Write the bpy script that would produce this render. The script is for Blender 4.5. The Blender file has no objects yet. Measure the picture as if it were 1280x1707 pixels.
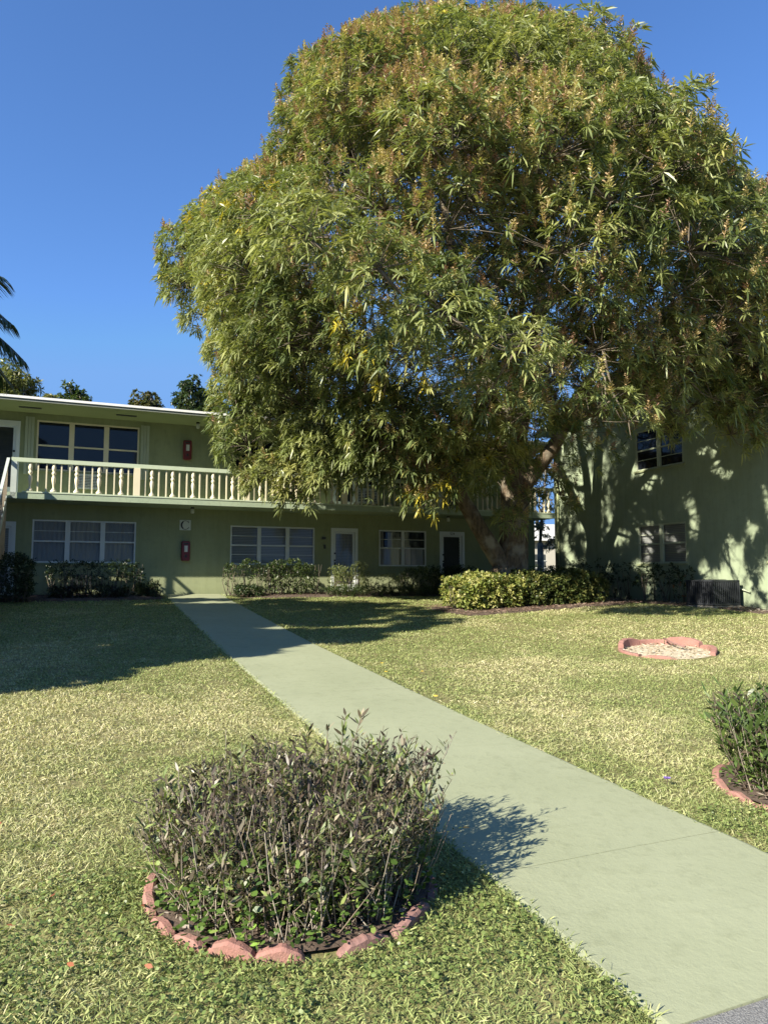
import bpy, math, random
import numpy as np
from mathutils import Vector, Matrix
rad = math.radians
SC = bpy.context.scene
COL = SC.collection
# ------------------------------------------------------------------ camera
EYE = 1.65
FPX = 1190.0
cam_d = bpy.data.cameras.new("camera"); cam = bpy.data.objects.new("camera", cam_d); COL.objects.link(cam)
cam_d.sensor_fit = 'VERTICAL'; cam_d.sensor_height = 36.0; cam_d.lens = FPX/1707*36.0
cam_d.clip_start = 0.05; cam_d.clip_end = 2000
cam.location = (0, 0, EYE); cam.rotation_euler = (rad(90)+math.atan(107/FPX), 0, 0)
SC.camera = cam
SC.render.resolution_x = 767; SC.render.resolution_y = 1024
# ------------------------------------------------------------------ sky, sun, exposure
SUN_ELEV = rad(30.3)
SUN_DIR = Vector((.7071*math.cos(SUN_ELEV), .7071*math.cos(SUN_ELEV), -math.sin(SUN_ELEV)))   # way the light travels
world = bpy.data.worlds.new("World"); SC.world = world; world.use_nodes = True
wn = world.node_tree.nodes; wl = world.node_tree.links
sky = wn.new('ShaderNodeTexSky'); sky.sky_type = 'NISHITA'; sky.sun_disc = False
sky.sun_elevation = SUN_ELEV; sky.sun_rotation = rad(225); sky.altitude = 0; sky.air_density = 1.0
sky.dust_density = 0.3; sky.ozone_density = 3.0
wn['Background'].inputs['Strength'].default_value = 0.08
cap = wn.new('ShaderNodeVectorMath'); cap.operation = 'MINIMUM'; cap.inputs[1].default_value = (1.60, 2.45, 3.7)   # clamps the brightest sky, trimming glow round the sun to deepen shade
tnt = wn.new('ShaderNodeVectorMath'); tnt.operation = 'MULTIPLY'; tnt.inputs[1].default_value = (.65, .89, 1.20)
wl.new(sky.outputs[0], cap.inputs[0]); wl.new(cap.outputs[0], tnt.inputs[0]); wl.new(tnt.outputs[0], wn['Background'].inputs[0])
sun_d = bpy.data.lights.new("sun", 'SUN'); sun_d.energy = 5.0; sun_d.angle = rad(0.53); sun_d.color = (1.0, .92, .76)
sun = bpy.data.objects.new("sun", sun_d); COL.objects.link(sun)
sun.rotation_euler = SUN_DIR.to_track_quat('-Z', 'Y').to_euler(); sun.location = (-20, -20, 30)
SC.view_settings.view_transform = 'Standard'; SC.view_settings.look = 'None'
SC.view_settings.exposure = 1.33; SC.view_settings.gamma = 1
SC.render.engine = 'CYCLES'

# ------------------------------------------------------------------ site frame
# s runs along the balcony facade, t is the distance in front of it
P0 = np.array([-6.394, 21.57]); U = np.array([.92, .392]); U = U/np.linalg.norm(U); N = np.array([U[1], -U[0]])
ANG = math.atan2(U[1], U[0])
WALLZ = 1.10
_T = [-30, 0, 1.7, 5.1, 9.1, 10.3, 14.2, 16.2, 19.2, 20.6, 23, 60]
_D = [.555, .555, .64, .86, 1.11, 1.18, 1.37, 1.46, 1.57, 1.64, 1.67, 1.67]
_TR = [-30, 0, 4, 9, 14, 18, 21, 60]; _ZR = [1.1, 1.02, .92, .86, .55, .2, .05, -.02]
def W2(s, t): return P0[0]+U[0]*s+N[0]*t, P0[1]+U[1]*s+N[1]*t
def ST(x, y):
    x = np.asarray(x, float)-P0[0]; y = np.asarray(y, float)-P0[1]
    return x*U[0]+y*U[1], x*N[0]+y*N[1]
def zst(s, t):
    s = np.asarray(s, float); t = np.asarray(t, float)
    z = EYE-np.interp(t, _T, _D); w = np.clip((s-5)/6.5, 0, 1); w = w*w*(3-2*w)
    return z*(1-w)+np.interp(t, _TR, _ZR)*w
def zg(x, y):
    s, t = ST(x, y); return zst(s, t)
def W3(s, t, dz=0.): 
    x, y = W2(s, t); return Vector((float(x), float(y), float(zst(s, t))+dz))

# ------------------------------------------------------------------ materials
def mat(name):
    m = bpy.data.materials.new(name); m.use_nodes = True; nt = m.node_tree
    return m, nt, nt.nodes['Principled BSDF'], nt.nodes['Material Output']
def nd(nt, typ, **kw):
    n = nt.nodes.new(typ)
    for k, v in kw.items():
        if k in n.inputs: n.inputs[k].default_value = v
        else: setattr(n, k, v)
    return n
def rampc(nt, src, stops):
    r = nt.nodes.new('ShaderNodeValToRGB'); e = r.color_ramp.elements
    while len(e) < len(stops): e.new(.5)
    for i, (p, c) in enumerate(stops): e[i].position = p; e[i].color = (*c, 1)
    nt.links.new(src, r.inputs[0]); return r
def noise_mat(name, c1, c2, scale=3., rough=.8, bump=.2, bscale=120., detail=6, metallic=0., spec=.3, bdist=.01, c3=None, scale2=None):
    m, nt, b, o = mat(name); L = nt.links
    tc = nd(nt, 'ShaderNodeTexCoord'); nz = nd(nt, 'ShaderNodeTexNoise', Scale=scale, Detail=detail, Roughness=.6)
    L.new(tc.outputs['Object'], nz.inputs['Vector'])
    r = rampc(nt, nz.outputs['Fac'], [(.3, c1), (.7, c2)])
    src = r.outputs[0]
    if c3 is not None:
        n3 = nd(nt, 'ShaderNodeTexNoise', Scale=scale2 or scale*8, Detail=8, Roughness=.7); L.new(tc.outputs['Object'], n3.inputs['Vector'])
        mr = nd(nt, 'ShaderNodeMapRange'); mr.inputs[1].default_value = .52; mr.inputs[2].default_value = .72; L.new(n3.outputs['Fac'], mr.inputs[0])
        mx = nd(nt, 'ShaderNodeMix', data_type='RGBA'); L.new(mr.outputs[0], mx.inputs[0]); L.new(src, mx.inputs[6]); mx.inputs[7].default_value = (*c3, 1)
        src = mx.outputs[2]
    L.new(src, b.inputs['Base Color']); b.inputs['Roughness'].default_value = rough; b.inputs['Metallic'].default_value = metallic
    b.inputs['Specular IOR Level'].default_value = spec
    if bump:
        n2 = nd(nt, 'ShaderNodeTexNoise', Scale=bscale, Detail=4); L.new(tc.outputs['Object'], n2.inputs['Vector'])
        bp = nd(nt, 'ShaderNodeBump', Strength=bump, Distance=bdist); L.new(n2.outputs['Fac'], bp.inputs['Height']); L.new(bp.outputs[0], b.inputs['Normal'])
    return m
def leaf_mat(name, rough=.42, trans=.28, spec=.5):
    m, nt, b, o = mat(name); L = nt.links
    at = nd(nt, 'ShaderNodeAttribute', attribute_name='Col')
    L.new(at.outputs['Color'], b.inputs['Base Color']); b.inputs['Roughness'].default_value = rough
    b.inputs['Specular IOR Level'].default_value = spec
    tr = nd(nt, 'ShaderNodeBsdfTranslucent'); 
    hs = nd(nt, 'ShaderNodeMix', data_type='RGBA', blend_type='MULTIPLY'); hs.inputs[0].default_value = 1
    L.new(at.outputs['Color'], hs.inputs[6]); hs.inputs[7].default_value = (1.3, 1.35, .6, 1); L.new(hs.outputs[2], tr.inputs[0])
    mx = nd(nt, 'ShaderNodeMixShader'); mx.inputs[0].default_value = trans
    L.new(b.outputs[0], mx.inputs[1]); L.new(tr.outputs[0], mx.inputs[2]); L.new(mx.outputs[0], o.inputs[0])
    return m
def bark_mat(name, c1, c2, c3):
    m, nt, b, o = mat(name); L = nt.links
    tc = nd(nt, 'ShaderNodeTexCoord'); mp = nd(nt, 'ShaderNodeMapping'); mp.inputs['Scale'].default_value = (1, 1, .35); L.new(tc.outputs['Object'], mp.inputs[0])
    nz = nd(nt, 'ShaderNodeTexNoise', Scale=14., Detail=8, Roughness=.65); L.new(mp.outputs[0], nz.inputs['Vector'])
    n2 = nd(nt, 'ShaderNodeTexNoise', Scale=2.2, Detail=3); L.new(tc.outputs['Object'], n2.inputs['Vector'])
    r = rampc(nt, nz.outputs['Fac'], [(.3, c1), (.68, c2)])
    r2 = rampc(nt, n2.outputs['Fac'], [(.48, (0, 0, 0)), (.62, (1, 1, 1))])
    mx = nd(nt, 'ShaderNodeMix', data_type='RGBA'); L.new(r2.outputs[0], mx.inputs[0]); L.new(r.outputs[0], mx.inputs[6]); mx.inputs[7].default_value = (*c3, 1)
    L.new(mx.outputs[2], b.inputs['Base Color']); b.inputs['Roughness'].default_value = .9; b.inputs['Specular IOR Level'].default_value = .15
    bp = nd(nt, 'ShaderNodeBump', Strength=.9, Distance=.03); L.new(nz.outputs['Fac'], bp.inputs['Height']); L.new(bp.outputs[0], b.inputs['Normal'])
    return m
M = {}
M['leaf'] = leaf_mat('leaf'); M['glossleaf'] = leaf_mat('gloss_leaf', .3, .2, .6); M['grass'] = leaf_mat('grass_blade', .6, .22, .2)
M['dull'] = leaf_mat('dull_leaf', .6, .2, .3); M['stemcol'] = leaf_mat('stem', .8, .0, .1)
def weathered(name, *a, **k):
    m = noise_mat(name, *a, **k); nt = m.node_tree; L = nt.links; b = nt.nodes['Principled BSDF']; src = b.inputs['Base Color'].links[0].from_socket
    tc = nd(nt, 'ShaderNodeTexCoord'); mp = nd(nt, 'ShaderNodeMapping'); mp.inputs['Scale'].default_value = (5, 5, .5); L.new(tc.outputs['Object'], mp.inputs[0])
    nz = nd(nt, 'ShaderNodeTexNoise', Scale=1.2, Detail=6, Roughness=.7); L.new(mp.outputs[0], nz.inputs['Vector'])
    n2 = nd(nt, 'ShaderNodeTexNoise', Scale=.7, Detail=4); L.new(tc.outputs['Object'], n2.inputs['Vector'])
    r1 = rampc(nt, nz.outputs['Fac'], [(.45, (1, 1, 1)), (.75, (.86, .87, .84))]); r2 = rampc(nt, n2.outputs['Fac'], [(.35, (.92, .93, .93)), (.65, (1.0, 1.0, 1.0))])
    sp = nd(nt, 'ShaderNodeSeparateXYZ'); L.new(tc.outputs['Object'], sp.inputs[0]); mr = nd(nt, 'ShaderNodeMapRange'); mr.inputs[1].default_value = .95; mr.inputs[2].default_value = 1.35; mr.inputs[3].default_value = .80; L.new(sp.outputs[2], mr.inputs[0])
    for f_ in (r1.outputs[0], r2.outputs[0], mr.outputs[0]):
        mx = nd(nt, 'ShaderNodeMix', data_type='RGBA', blend_type='MULTIPLY'); mx.inputs[0].default_value = 1; L.new(src, mx.inputs[6]); L.new(f_, mx.inputs[7]); src = mx.outputs[2]
    L.new(src, b.inputs['Base Color']); return m
M['stucco'] = weathered('green_stucco', (.275, .305, .175), (.315, .345, .20), 1.3, .9, .35, 90., c3=(.25, .28, .165), scale2=5.)
M['stucco_grey'] = weathered('grey_green_stucco', (.265, .315, .215), (.305, .36, .245), 1.1, .9, .35, 90., c3=(.24, .29, .20), scale2=5.)
M['soffit'] = noise_mat('soffit_paint', (.29, .33, .17), (.32, .36, .19), 1.0, .8, .1, 60.)
M['slab'] = noise_mat('slab_paint', (.30, .37, .27), (.35, .42, .30), 2.0, .8, .3, 60., c3=(.24, .29, .21), scale2=9.)
M['cream'] = noise_mat('cream_paint', (.66, .60, .43), (.72, .66, .49), 3.0, .6, .15, 80.)
M['rail'] = noise_mat('rail_paint', (.45, .52, .38), (.50, .57, .43), 3.0, .6, .1, 60., c3=(.45, .52, .41), scale2=11.)
M['white'] = noise_mat('white_frame', (.60, .63, .60), (.68, .70, .67), 3.0, .45, .05, 60., spec=.5)
M['pale'] = noise_mat('pale_panel', (.36, .40, .29), (.41, .45, .33), 2.0, .6, .05, 60.)
M['doorwhite'] = noise_mat('door_paint', (.62, .66, .66), (.68, .72, .71), 2.0, .4, .05, 40., spec=.5)
M['roofwhite'] = noise_mat('roof_edge', (.74, .76, .76), (.80, .81, .81), 3.0, .5, .1, 40.)
M['roofdark'] = noise_mat('roof_drip', (.20, .22, .19), (.25, .27, .23), 3.0, .7, .1, 40.)
M['roofing'] = noise_mat('roofing', (.42, .42, .40), (.5, .5, .47), 2.0, .9, .4, 50.)
M['greenroof'] = noise_mat('green_fascia', (.10, .17, .12), (.14, .21, .15), 2.0, .7, .2, 50.)
M['dark'] = noise_mat('dark_slat', (.035, .04, .04), (.05, .055, .055), 2.0, .5, 0)
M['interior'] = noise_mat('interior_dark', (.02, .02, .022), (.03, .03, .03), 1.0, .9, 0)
M['black'] = noise_mat('black_metal', (.012, .013, .012), (.02, .02, .02), 4.0, .4, 0, spec=.5)
M['red'] = noise_mat('red_enamel', (.13, .010, .015), (.17, .014, .018), 3.0, .3, .0, spec=.5)
M['sign'] = noise_mat('sign_white', (.58, .62, .55), (.64, .67, .60), 5.0, .6, 0)
M['stairwood'] = noise_mat('stair_wood', (.33, .27, .20), (.44, .37, .28), 6.0, .8, .3, 60., c3=(.26, .21, .16), scale2=20.)
M['stairmetal'] = noise_mat('stair_metal', (.40, .45, .43), (.48, .53, .50), 4.0, .5, .1, 60.)
M['acmetal'] = noise_mat('condenser_metal', (.035, .039, .048), (.05, .056, .066), 6.0, .5, .1, 60., metallic=.3, spec=.4)
M['concrete'] = noise_mat('concrete_pad', (.15, .15, .135), (.22, .21, .19), 5., .9, .4, 60.)
M['farwhite'] = noise_mat('far_wall', (.36, .34, .29), (.44, .42, .37), 1.0, .9, .1, 30.)
M['fruit'] = noise_mat('mango_fruit', (.22, .28, .08), (.35, .30, .10), 8., .5, 0)
M['bark'] = bark_mat('mango_bark', (.05, .037, .027), (.19, .145, .10), (.25, .22, .17))
M['bark2'] = bark_mat('grey_bark', (.08, .07, .06), (.20, .18, .15), (.26, .24, .21))
M['twig'] = noise_mat('twig', (.09, .075, .055), (.19, .16, .125), 8., .9, 0)
M['edger'] = noise_mat('pink_concrete', (.25, .125, .105), (.33, .175, .15), 6., .9, .5, 110., c3=(.20, .13, .10), scale2=16., bdist=.004)
M['edger'].node_tree.nodes['Bump'].inputs['Distance'].default_value = .008
M['edgerdark'] = noise_mat('dark_pink_concrete', (.20, .11, .10), (.27, .16, .145), 6., .9, .5, 110., c3=(.14, .09, .07), scale2=16., bdist=.004)  # darker tone of the pink edging concrete
# glass: see-through with a fresnel reflection
m, nt, b, o = mat('window_glass'); nt.nodes.remove(b)
gl = nd(nt, 'ShaderNodeBsdfGlossy', Roughness=.03); gl.inputs[0].default_value = (.9, .93, 1, 1)
tp = nd(nt, 'ShaderNodeBsdfTransparent'); tp.inputs[0].default_value = (.80, .82, .84, 1)
fr = nd(nt, 'ShaderNodeFresnel', IOR=1.38); mth = nd(nt, 'ShaderNodeMath', operation='MULTIPLY'); mth.inputs[1].default_value = .9; nt.links.new(fr.outputs[0], mth.inputs[0])
mx = nd(nt, 'ShaderNodeMixShader'); nt.links.new(mth.outputs[0], mx.inputs[0]); nt.links.new(tp.outputs[0], mx.inputs[1]); nt.links.new(gl.outputs[0], mx.inputs[2]); nt.links.new(mx.outputs[0], o.inputs[0])
M['glass'] = m
# dark reflective upper glass
m, nt, b, o = mat('dark_glass'); b.inputs['Base Color'].default_value = (.010, .012, .018, 1); b.inputs['Roughness'].default_value = .04; b.inputs['Specular IOR Level'].default_value = .5; b.inputs['IOR'].default_value = 1.42
M['darkglass'] = m
# curtain with fold shading put into the colour as vertical bands
m, nt, b, o = mat('curtain'); tc = nd(nt, 'ShaderNodeTexCoord'); wv = nd(nt, 'ShaderNodeTexWave', Scale=9., Distortion=1.2); nt.links.new(tc.outputs['Object'], wv.inputs['Vector'])
r = rampc(nt, wv.outputs['Fac'], [(.0, (.36, .35, .33)), (1., (.50, .49, .46))]); nt.links.new(r.outputs[0], b.inputs['Base Color']); b.inputs['Roughness'].default_value = .9; M['curtain'] = m
m, nt, b, o = mat('blind'); tc = nd(nt, 'ShaderNodeTexCoord'); sp = nd(nt, 'ShaderNodeSeparateXYZ'); nt.links.new(tc.outputs['Object'], sp.inputs[0])
ml = nd(nt, 'ShaderNodeMath', operation='MULTIPLY'); ml.inputs[1].default_value = 125.; nt.links.new(sp.outputs[2], ml.inputs[0])
sn = nd(nt, 'ShaderNodeMath', operation='SINE'); nt.links.new(ml.outputs[0], sn.inputs[0])
r = rampc(nt, sn.outputs[0], [(.0, (.31, .31, .29)), (1., (.45, .45, .43))]); nt.links.new(r.outputs[0], b.inputs['Base Color']); b.inputs['Roughness'].default_value = .8; M['blind'] = m
# painted green path
m, nt, b, o = mat('path_paint'); L = nt.links; tc = nd(nt, 'ShaderNodeTexCoord')
n1 = nd(nt, 'ShaderNodeTexNoise', Scale=.9, Detail=5, Roughness=.6); n2 = nd(nt, 'ShaderNodeTexNoise', Scale=38., Detail=6, Roughness=.7); n3 = nd(nt, 'ShaderNodeTexNoise', Scale=9., Detail=6, Roughness=.75)
for q in (n1, n2, n3): L.new(tc.outputs['Object'], q.inputs['Vector'])
r = rampc(nt, n1.outputs['Fac'], [(.3, (.262, .285, .182)), (.7, (.302, .325, .214))])
r2 = rampc(nt, n3.outputs['Fac'], [(.50, (1, 1, 1)), (.75, (.84, .84, .82))])
mx = nd(nt, 'ShaderNodeMix', data_type='RGBA', blend_type='MULTIPLY'); mx.inputs[0].default_value = 1; L.new(r.outputs[0], mx.inputs[6]); L.new(r2.outputs[0], mx.inputs[7])
n4 = nd(nt, 'ShaderNodeTexNoise', Scale=5., Detail=8, Roughness=.8); L.new(tc.outputs['Object'], n4.inputs['Vector'])
r4 = rampc(nt, n4.outputs['Fac'], [(.66, (0, 0, 0)), (.74, (.35, .35, .35))])
mx2 = nd(nt, 'ShaderNodeMix', data_type='RGBA'); L.new(r4.outputs[0], mx2.inputs[0]); L.new(mx.outputs[2], mx2.inputs[6]); mx2.inputs[7].default_value = (.36, .35, .29, 1)
L.new(mx2.outputs[2], b.inputs['Base Color']); b.inputs['Roughness'].default_value = .8; b.inputs['Specular IOR Level'].default_value = .25
bp = nd(nt, 'ShaderNodeBump', Strength=.5, Distance=.004); L.new(n2.outputs['Fac'], bp.inputs['Height'])
bp2 = nd(nt, 'ShaderNodeBump', Strength=.5, Distance=.01); L.new(n3.outputs['Fac'], bp2.inputs['Height']); L.new(bp.outputs[0], bp2.inputs['Normal']); L.new(bp2.outputs[0], b.inputs['Normal'])
M['path'] = m
M['soil'] = noise_mat('lawn_soil', (.13, .13, .05), (.22, .20, .09), 4., .95, .6, 60., c3=(.09, .065, .04), scale2=25.)
M['mulchbase'] = noise_mat('mulch_base', (.07, .05, .04), (.13, .095, .075), 8., .95, .8, 70.)
M['asphalt'] = noise_mat('asphalt', (.10, .10, .10), (.24, .24, .235), 90., .85, .8, 150., detail=3, c3=(.42, .42, .40), scale2=200.)
M['sand'] = noise_mat('dry_sand', (.42, .36, .27), (.55, .48, .37), 12., .95, .6, 90.)
M['joint'] = noise_mat('joint_dirt', (.10, .105, .07), (.16, .17, .115), 20., .95, .3, 90.)
M['moss'] = noise_mat('edge_dirt', (.05, .04, .03), (.10, .075, .05), 20., .95, .5, 90.)

# ------------------------------------------------------------------ builders
def tag(o, label=None, cat=None, group=None, kind=None):
    if label: o['label'] = label
    if cat: o['category'] = cat
    if group: o['group'] = group
    if kind: o['kind'] = kind
    return o
def empty(name, loc=(0, 0, 0), rz=0.):
    o = bpy.data.objects.new(name, None); COL.objects.link(o); o.location = loc; o.rotation_euler = (0, 0, rz); return o
class MB:
    def __init__(s, fn=None): s.v = []; s.f = []; s.fn = fn
    def add(s, vs, fs):
        n = len(s.v)
        s.v += [s.fn(*p) if s.fn else tuple(p) for p in vs]; s.f += [tuple(i+n for i in f) for f in fs]
    def box(s, x0, x1, y0, y1, z0, z1):
        s.add([(x0, y0, z0), (x1, y0, z0), (x1, y1, z0), (x0, y1, z0), (x0, y0, z1), (x1, y0, z1), (x1, y1, z1), (x0, y1, z1)],
              [(0, 3, 2, 1), (4, 5, 6, 7), (0, 1, 5, 4), (1, 2, 6, 5), (2, 3, 7, 6), (3, 0, 4, 7)])
    def lathe(s, cx, cy, prof, n=10):
        vs = [(cx+r*math.cos(2*math.pi*k/n), cy+r*math.sin(2*math.pi*k/n), z) for r, z in prof for k in range(n)]
        fs = [(i*n+k, i*n+(k+1) % n, (i+1)*n+(k+1) % n, (i+1)*n+k) for i in range(len(prof)-1) for k in range(n)]
        fs += [tuple(range(n))[::-1], tuple(range((len(prof)-1)*n, len(prof)*n))]
        s.add(vs, fs)
    def tube(s, pts, rr, n=6, jit=0., rng=None):
        pts = [Vector(p) for p in pts]; m = len(pts)
        if not hasattr(rr, '__len__'): rr = [rr]*m
        ref = Vector((.3, .9, .1)); vs = []
        for i, p in enumerate(pts):
            d = (pts[min(i+1, m-1)]-pts[max(i-1, 0)]).normalized(); a = d.cross(ref)
            if a.length < .05: a = d.cross(Vector((1, 0, 0)))
            a.normalize(); b_ = d.cross(a)
            for k in range(n):
                q = rr[i]*(1+(rng.uniform(-jit, jit) if rng else 0)); th = 2*math.pi*k/n
                vs.append(tuple(p+a*math.cos(th)*q+b_*math.sin(th)*q))
        fs = [(i*n+k, i*n+(k+1) % n, (i+1)*n+(k+1) % n, (i+1)*n+k) for i in range(m-1) for k in range(n)]
        fs += [tuple(range(n))[::-1], tuple(range((m-1)*n, m*n))]
        s.add(vs, fs)
    def build(s, name, m, parent=None, smooth=False, bevel=0., loc=None, rz=0.):
        me = bpy.data.meshes.new(name); me.from_pydata(s.v, [], s.f); me.materials.append(M[m] if isinstance(m, str) else m)
        import bmesh
        bm = bmesh.new(); bm.from_mesh(me); bmesh.ops.recalc_face_normals(bm, faces=bm.faces)
        if bevel: bmesh.ops.bevel(bm, geom=bm.edges[:], offset=bevel, segments=2, affect='EDGES')
        bm.to_mesh(me); bm.free()
        if smooth: me.shade_smooth()
        o = bpy.data.objects.new(name, me); COL.objects.link(o)
        if parent: o.parent = parent
        if loc is not None: o.location = loc; o.rotation_euler = (0, 0, rz)
        return o
def npmesh(name, chunks, mats, parent=None, smooth=False, origin=None):
    """chunks: (V(n,3), [faces arrays], color(n,3), material index)"""
    Vs = []; loops = []; starts = []; tots = []; cols = []; mi = []; nv = 0; nl = 0
    for V, Fs, C, k in chunks:
        Vs.append(V); cols.append(C)
        for F in Fs:
            F = np.asarray(F); loops.append((F+nv).ravel()); cnt = F.shape[1]
            starts.append(nl+np.arange(len(F))*cnt); tots.append(np.full(len(F), cnt)); mi.append(np.full(len(F), k)); nl += F.size
        nv += len(V)
    V = np.concatenate(Vs)
    if origin is not None: V = V-np.array(origin)
    C = np.concatenate(cols); C = np.c_[C, np.ones(len(C))]
    Lp = np.concatenate(loops); St = np.concatenate(starts); Tt = np.concatenate(tots); Mi = np.concatenate(mi)
    me = bpy.data.meshes.new(name); me.vertices.add(len(V)); me.vertices.foreach_set('co', V.astype(np.float32).ravel())
    me.loops.add(len(Lp)); me.loops.foreach_set('vertex_index', Lp.astype(np.int32))
    me.polygons.add(len(St)); me.polygons.foreach_set('loop_start', St.astype(np.int32)); me.polygons.foreach_set('loop_total', Tt.astype(np.int32))
    me.polygons.foreach_set('material_index', Mi.astype(np.int32))
    if smooth: me.polygons.foreach_set('use_smooth', np.ones(len(St), bool))
    at = me.color_attributes.new('Col', 'FLOAT_COLOR', 'POINT'); at.data.foreach_set('color', C.astype(np.float32).ravel())
    for q in mats: me.materials.append(M[q])
    me.update(calc_edges=True); me.validate()
    o = bpy.data.objects.new(name, me); COL.objects.link(o)
    if origin is not None: o.location = origin
    if parent:
        o.parent = parent
        if origin is not None: o.location = np.array(origin)-np.array(parent.location)
    return o
def nrm(a): return a/np.maximum(np.linalg.norm(a, axis=-1, keepdims=True), 1e-9)
def leaves(B, D, L, Wd, droop, C, rng, prof=(.35, .72, 1., .72), fold=.0, k=0):
    """flat tapered leaves: base point B, direction D"""
    n = len(B); D = nrm(D); R = nrm(rng.normal(size=(n, 3))*.45+np.array([0, 0, 1.])); S = nrm(np.cross(D, R))
    L = np.broadcast_to(L, (n,))[:, None]; Wd = np.broadcast_to(Wd, (n,))[:, None]; droop = np.broadcast_to(droop, (n,))[:, None]
    dn = np.array([0, 0, -1.])
    def pt(u): return B+D*L*u+dn*droop*L*u*u
    u1, u2, w1, w2 = prof
    V = np.stack([pt(0), pt(u1)-S*Wd*w1/2, pt(u1)+S*Wd*w1/2, pt(u2)-S*Wd*w2/2, pt(u2)+S*Wd*w2/2, pt(1)], 1).reshape(-1, 3)
    b_ = np.arange(n)[:, None]*6
    F3 = np.concatenate([b_+np.array([[0, 1, 2]]), b_+np.array([[3, 5, 4]])]); F4 = b_+np.array([[1, 3, 4, 2]])
    return (V, [F3, F4], np.repeat(C, 6, 0), k)
def rosettes(P, A, nl, L, Wd, th, droop, C, rng, cvar=.12, k=0):
    n = len(P); A = nrm(A); e1 = nrm(np.cross(A, nrm(rng.normal(size=(n, 3))))); e2 = np.cross(A, e1)
    ph = (np.arange(nl)[None]*2.4+rng.uniform(0, 6.28, (n, 1))+rng.uniform(-.3, .3, (n, nl)))[..., None]
    t_ = rng.uniform(th[0], th[1], (n, nl))[..., None]
    D = A[:, None]*np.cos(t_)+(e1[:, None]*np.cos(ph)+e2[:, None]*np.sin(ph))*np.sin(t_)
    B = P[:, None]+rng.normal(size=(n, nl, 3))*.012-A[:, None]*rng.uniform(0, .06, (n, nl, 1))
    LL = rng.uniform(L[0], L[1], n*nl); DD = rng.uniform(droop[0], droop[1], n*nl)
    CC = np.repeat(C, nl, 0)*(1+rng.uniform(-cvar, cvar, (n*nl, 1)))
    return leaves(B.reshape(-1, 3), D.reshape(-1, 3), LL, LL*Wd, DD, CC, rng, k=k)
def pick(pal, n, rng):
    cols = np.array([c for c, w in pal]); w = np.array([w for c, w in pal], float); return cols[rng.choice(len(cols), n, p=w/w.sum())]
def sphere_dirs(n, rng): return nrm(rng.normal(size=(n, 3)))
def vnoise(x, y, sc, seed):
    r = np.random.RandomState(seed).rand(64, 64); x = x*sc; y = y*sc; xi = np.floor(x).astype(int); yi = np.floor(y).astype(int); fx = x-xi; fy = y-yi
    fx = fx*fx*(3-2*fx); fy = fy*fy*(3-2*fy); g = lambda a, b_: r[a % 64, b_ % 64]
    return (g(xi, yi)*(1-fx)+g(xi+1, yi)*fx)*(1-fy)+(g(xi, yi+1)*(1-fx)+g(xi+1, yi+1)*fx)*fy
def sheet(name, ss, tt, dz, m, kind='structure', inside=None):
    S_, T_ = np.meshgrid(ss, tt, indexing='ij'); X, Y = W2(S_, T_); Z = zst(S_, T_)+dz; V = np.stack([X, Y, Z], -1).reshape(-1, 3)
    a, b_ = len(ss), len(tt); I, J = np.meshgrid(np.arange(a-1), np.arange(b_-1), indexing='ij'); i0 = (I*b_+J).ravel()
    F = np.stack([i0, i0+b_, i0+b_+1, i0+1], 1)[:, ::-1]
    o = npmesh(name, [(V, [F], np.ones((len(V), 3)), 0)], [m], smooth=True); tag(o, kind=kind); return o

# ------------------------------------------------------------------ ground
ss = np.r_[-400, -150, -60, np.arange(-30, 40, 1.), 60, 150, 400]; tt = np.r_[-400, -150, -60, -20, np.arange(-5, 24, .4), 40, 100, 300]
sheet('ground', ss, tt, -.004, 'soil')
sheet('road', np.r_[-300, -100, np.arange(-30, 40, 2.), 100, 300], np.r_[np.arange(20.26, 26, .4), 30, 34], .008, 'asphalt')
def pl_(t): return -.2-.019*t
def pr_(t): return 1.42-.017*t
# path slabs between the expansion joints, 12 mm grooves between them
def path():
    V = []; F = []
    joints = [0.02, 4.7, 9.45, 14.25, 19.0, 20.26]
    for a, b_ in zip(joints[:-1], joints[1:]):
        ts = np.linspace(a+.003, b_-.003, 14); n0 = len(V)
        for t in ts:
            l, r = pl_(t), pr_(t)
            if t < 1.6: r += .5*(1-t/1.6)**2
            row = [(l, -.05), (l, .006), (l+.03, .014), ((l+r)/2, .018), (r-.03, .014), (r, .006), (r, -.05)]
            for s, dz in row:
                x, y = W2(s, t); V.append((x, y, float(zst(s, t))+dz))
        for i in range(13):
            for j in range(6): q = n0+i*7+j; F.append((q, q+1, q+8, q+7))
        F.append(tuple(n0+j for j in range(7))); F.append(tuple(n0+13*7+j for j in range(6, -1, -1)))
    me = bpy.data.meshes.new('path'); me.from_pydata(V, [], F); me.materials.append(M['path']); o = bpy.data.objects.new('path', me); COL.objects.link(o); tag(o, kind='structure')
path()
bmb = MB()
for jt in (4.7, 9.45, 14.25, 19.0):
    a = W3(pl_(jt), jt, .003); c = W3(pr_(jt), jt, .003); d = Vector((N[0], N[1], 0))*.03
    bmb.add([a-d, c-d, c+d, a+d], [(0, 1, 2, 3)])
o = bmb.build('path_joint', 'joint'); tag(o, kind='structure')

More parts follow.
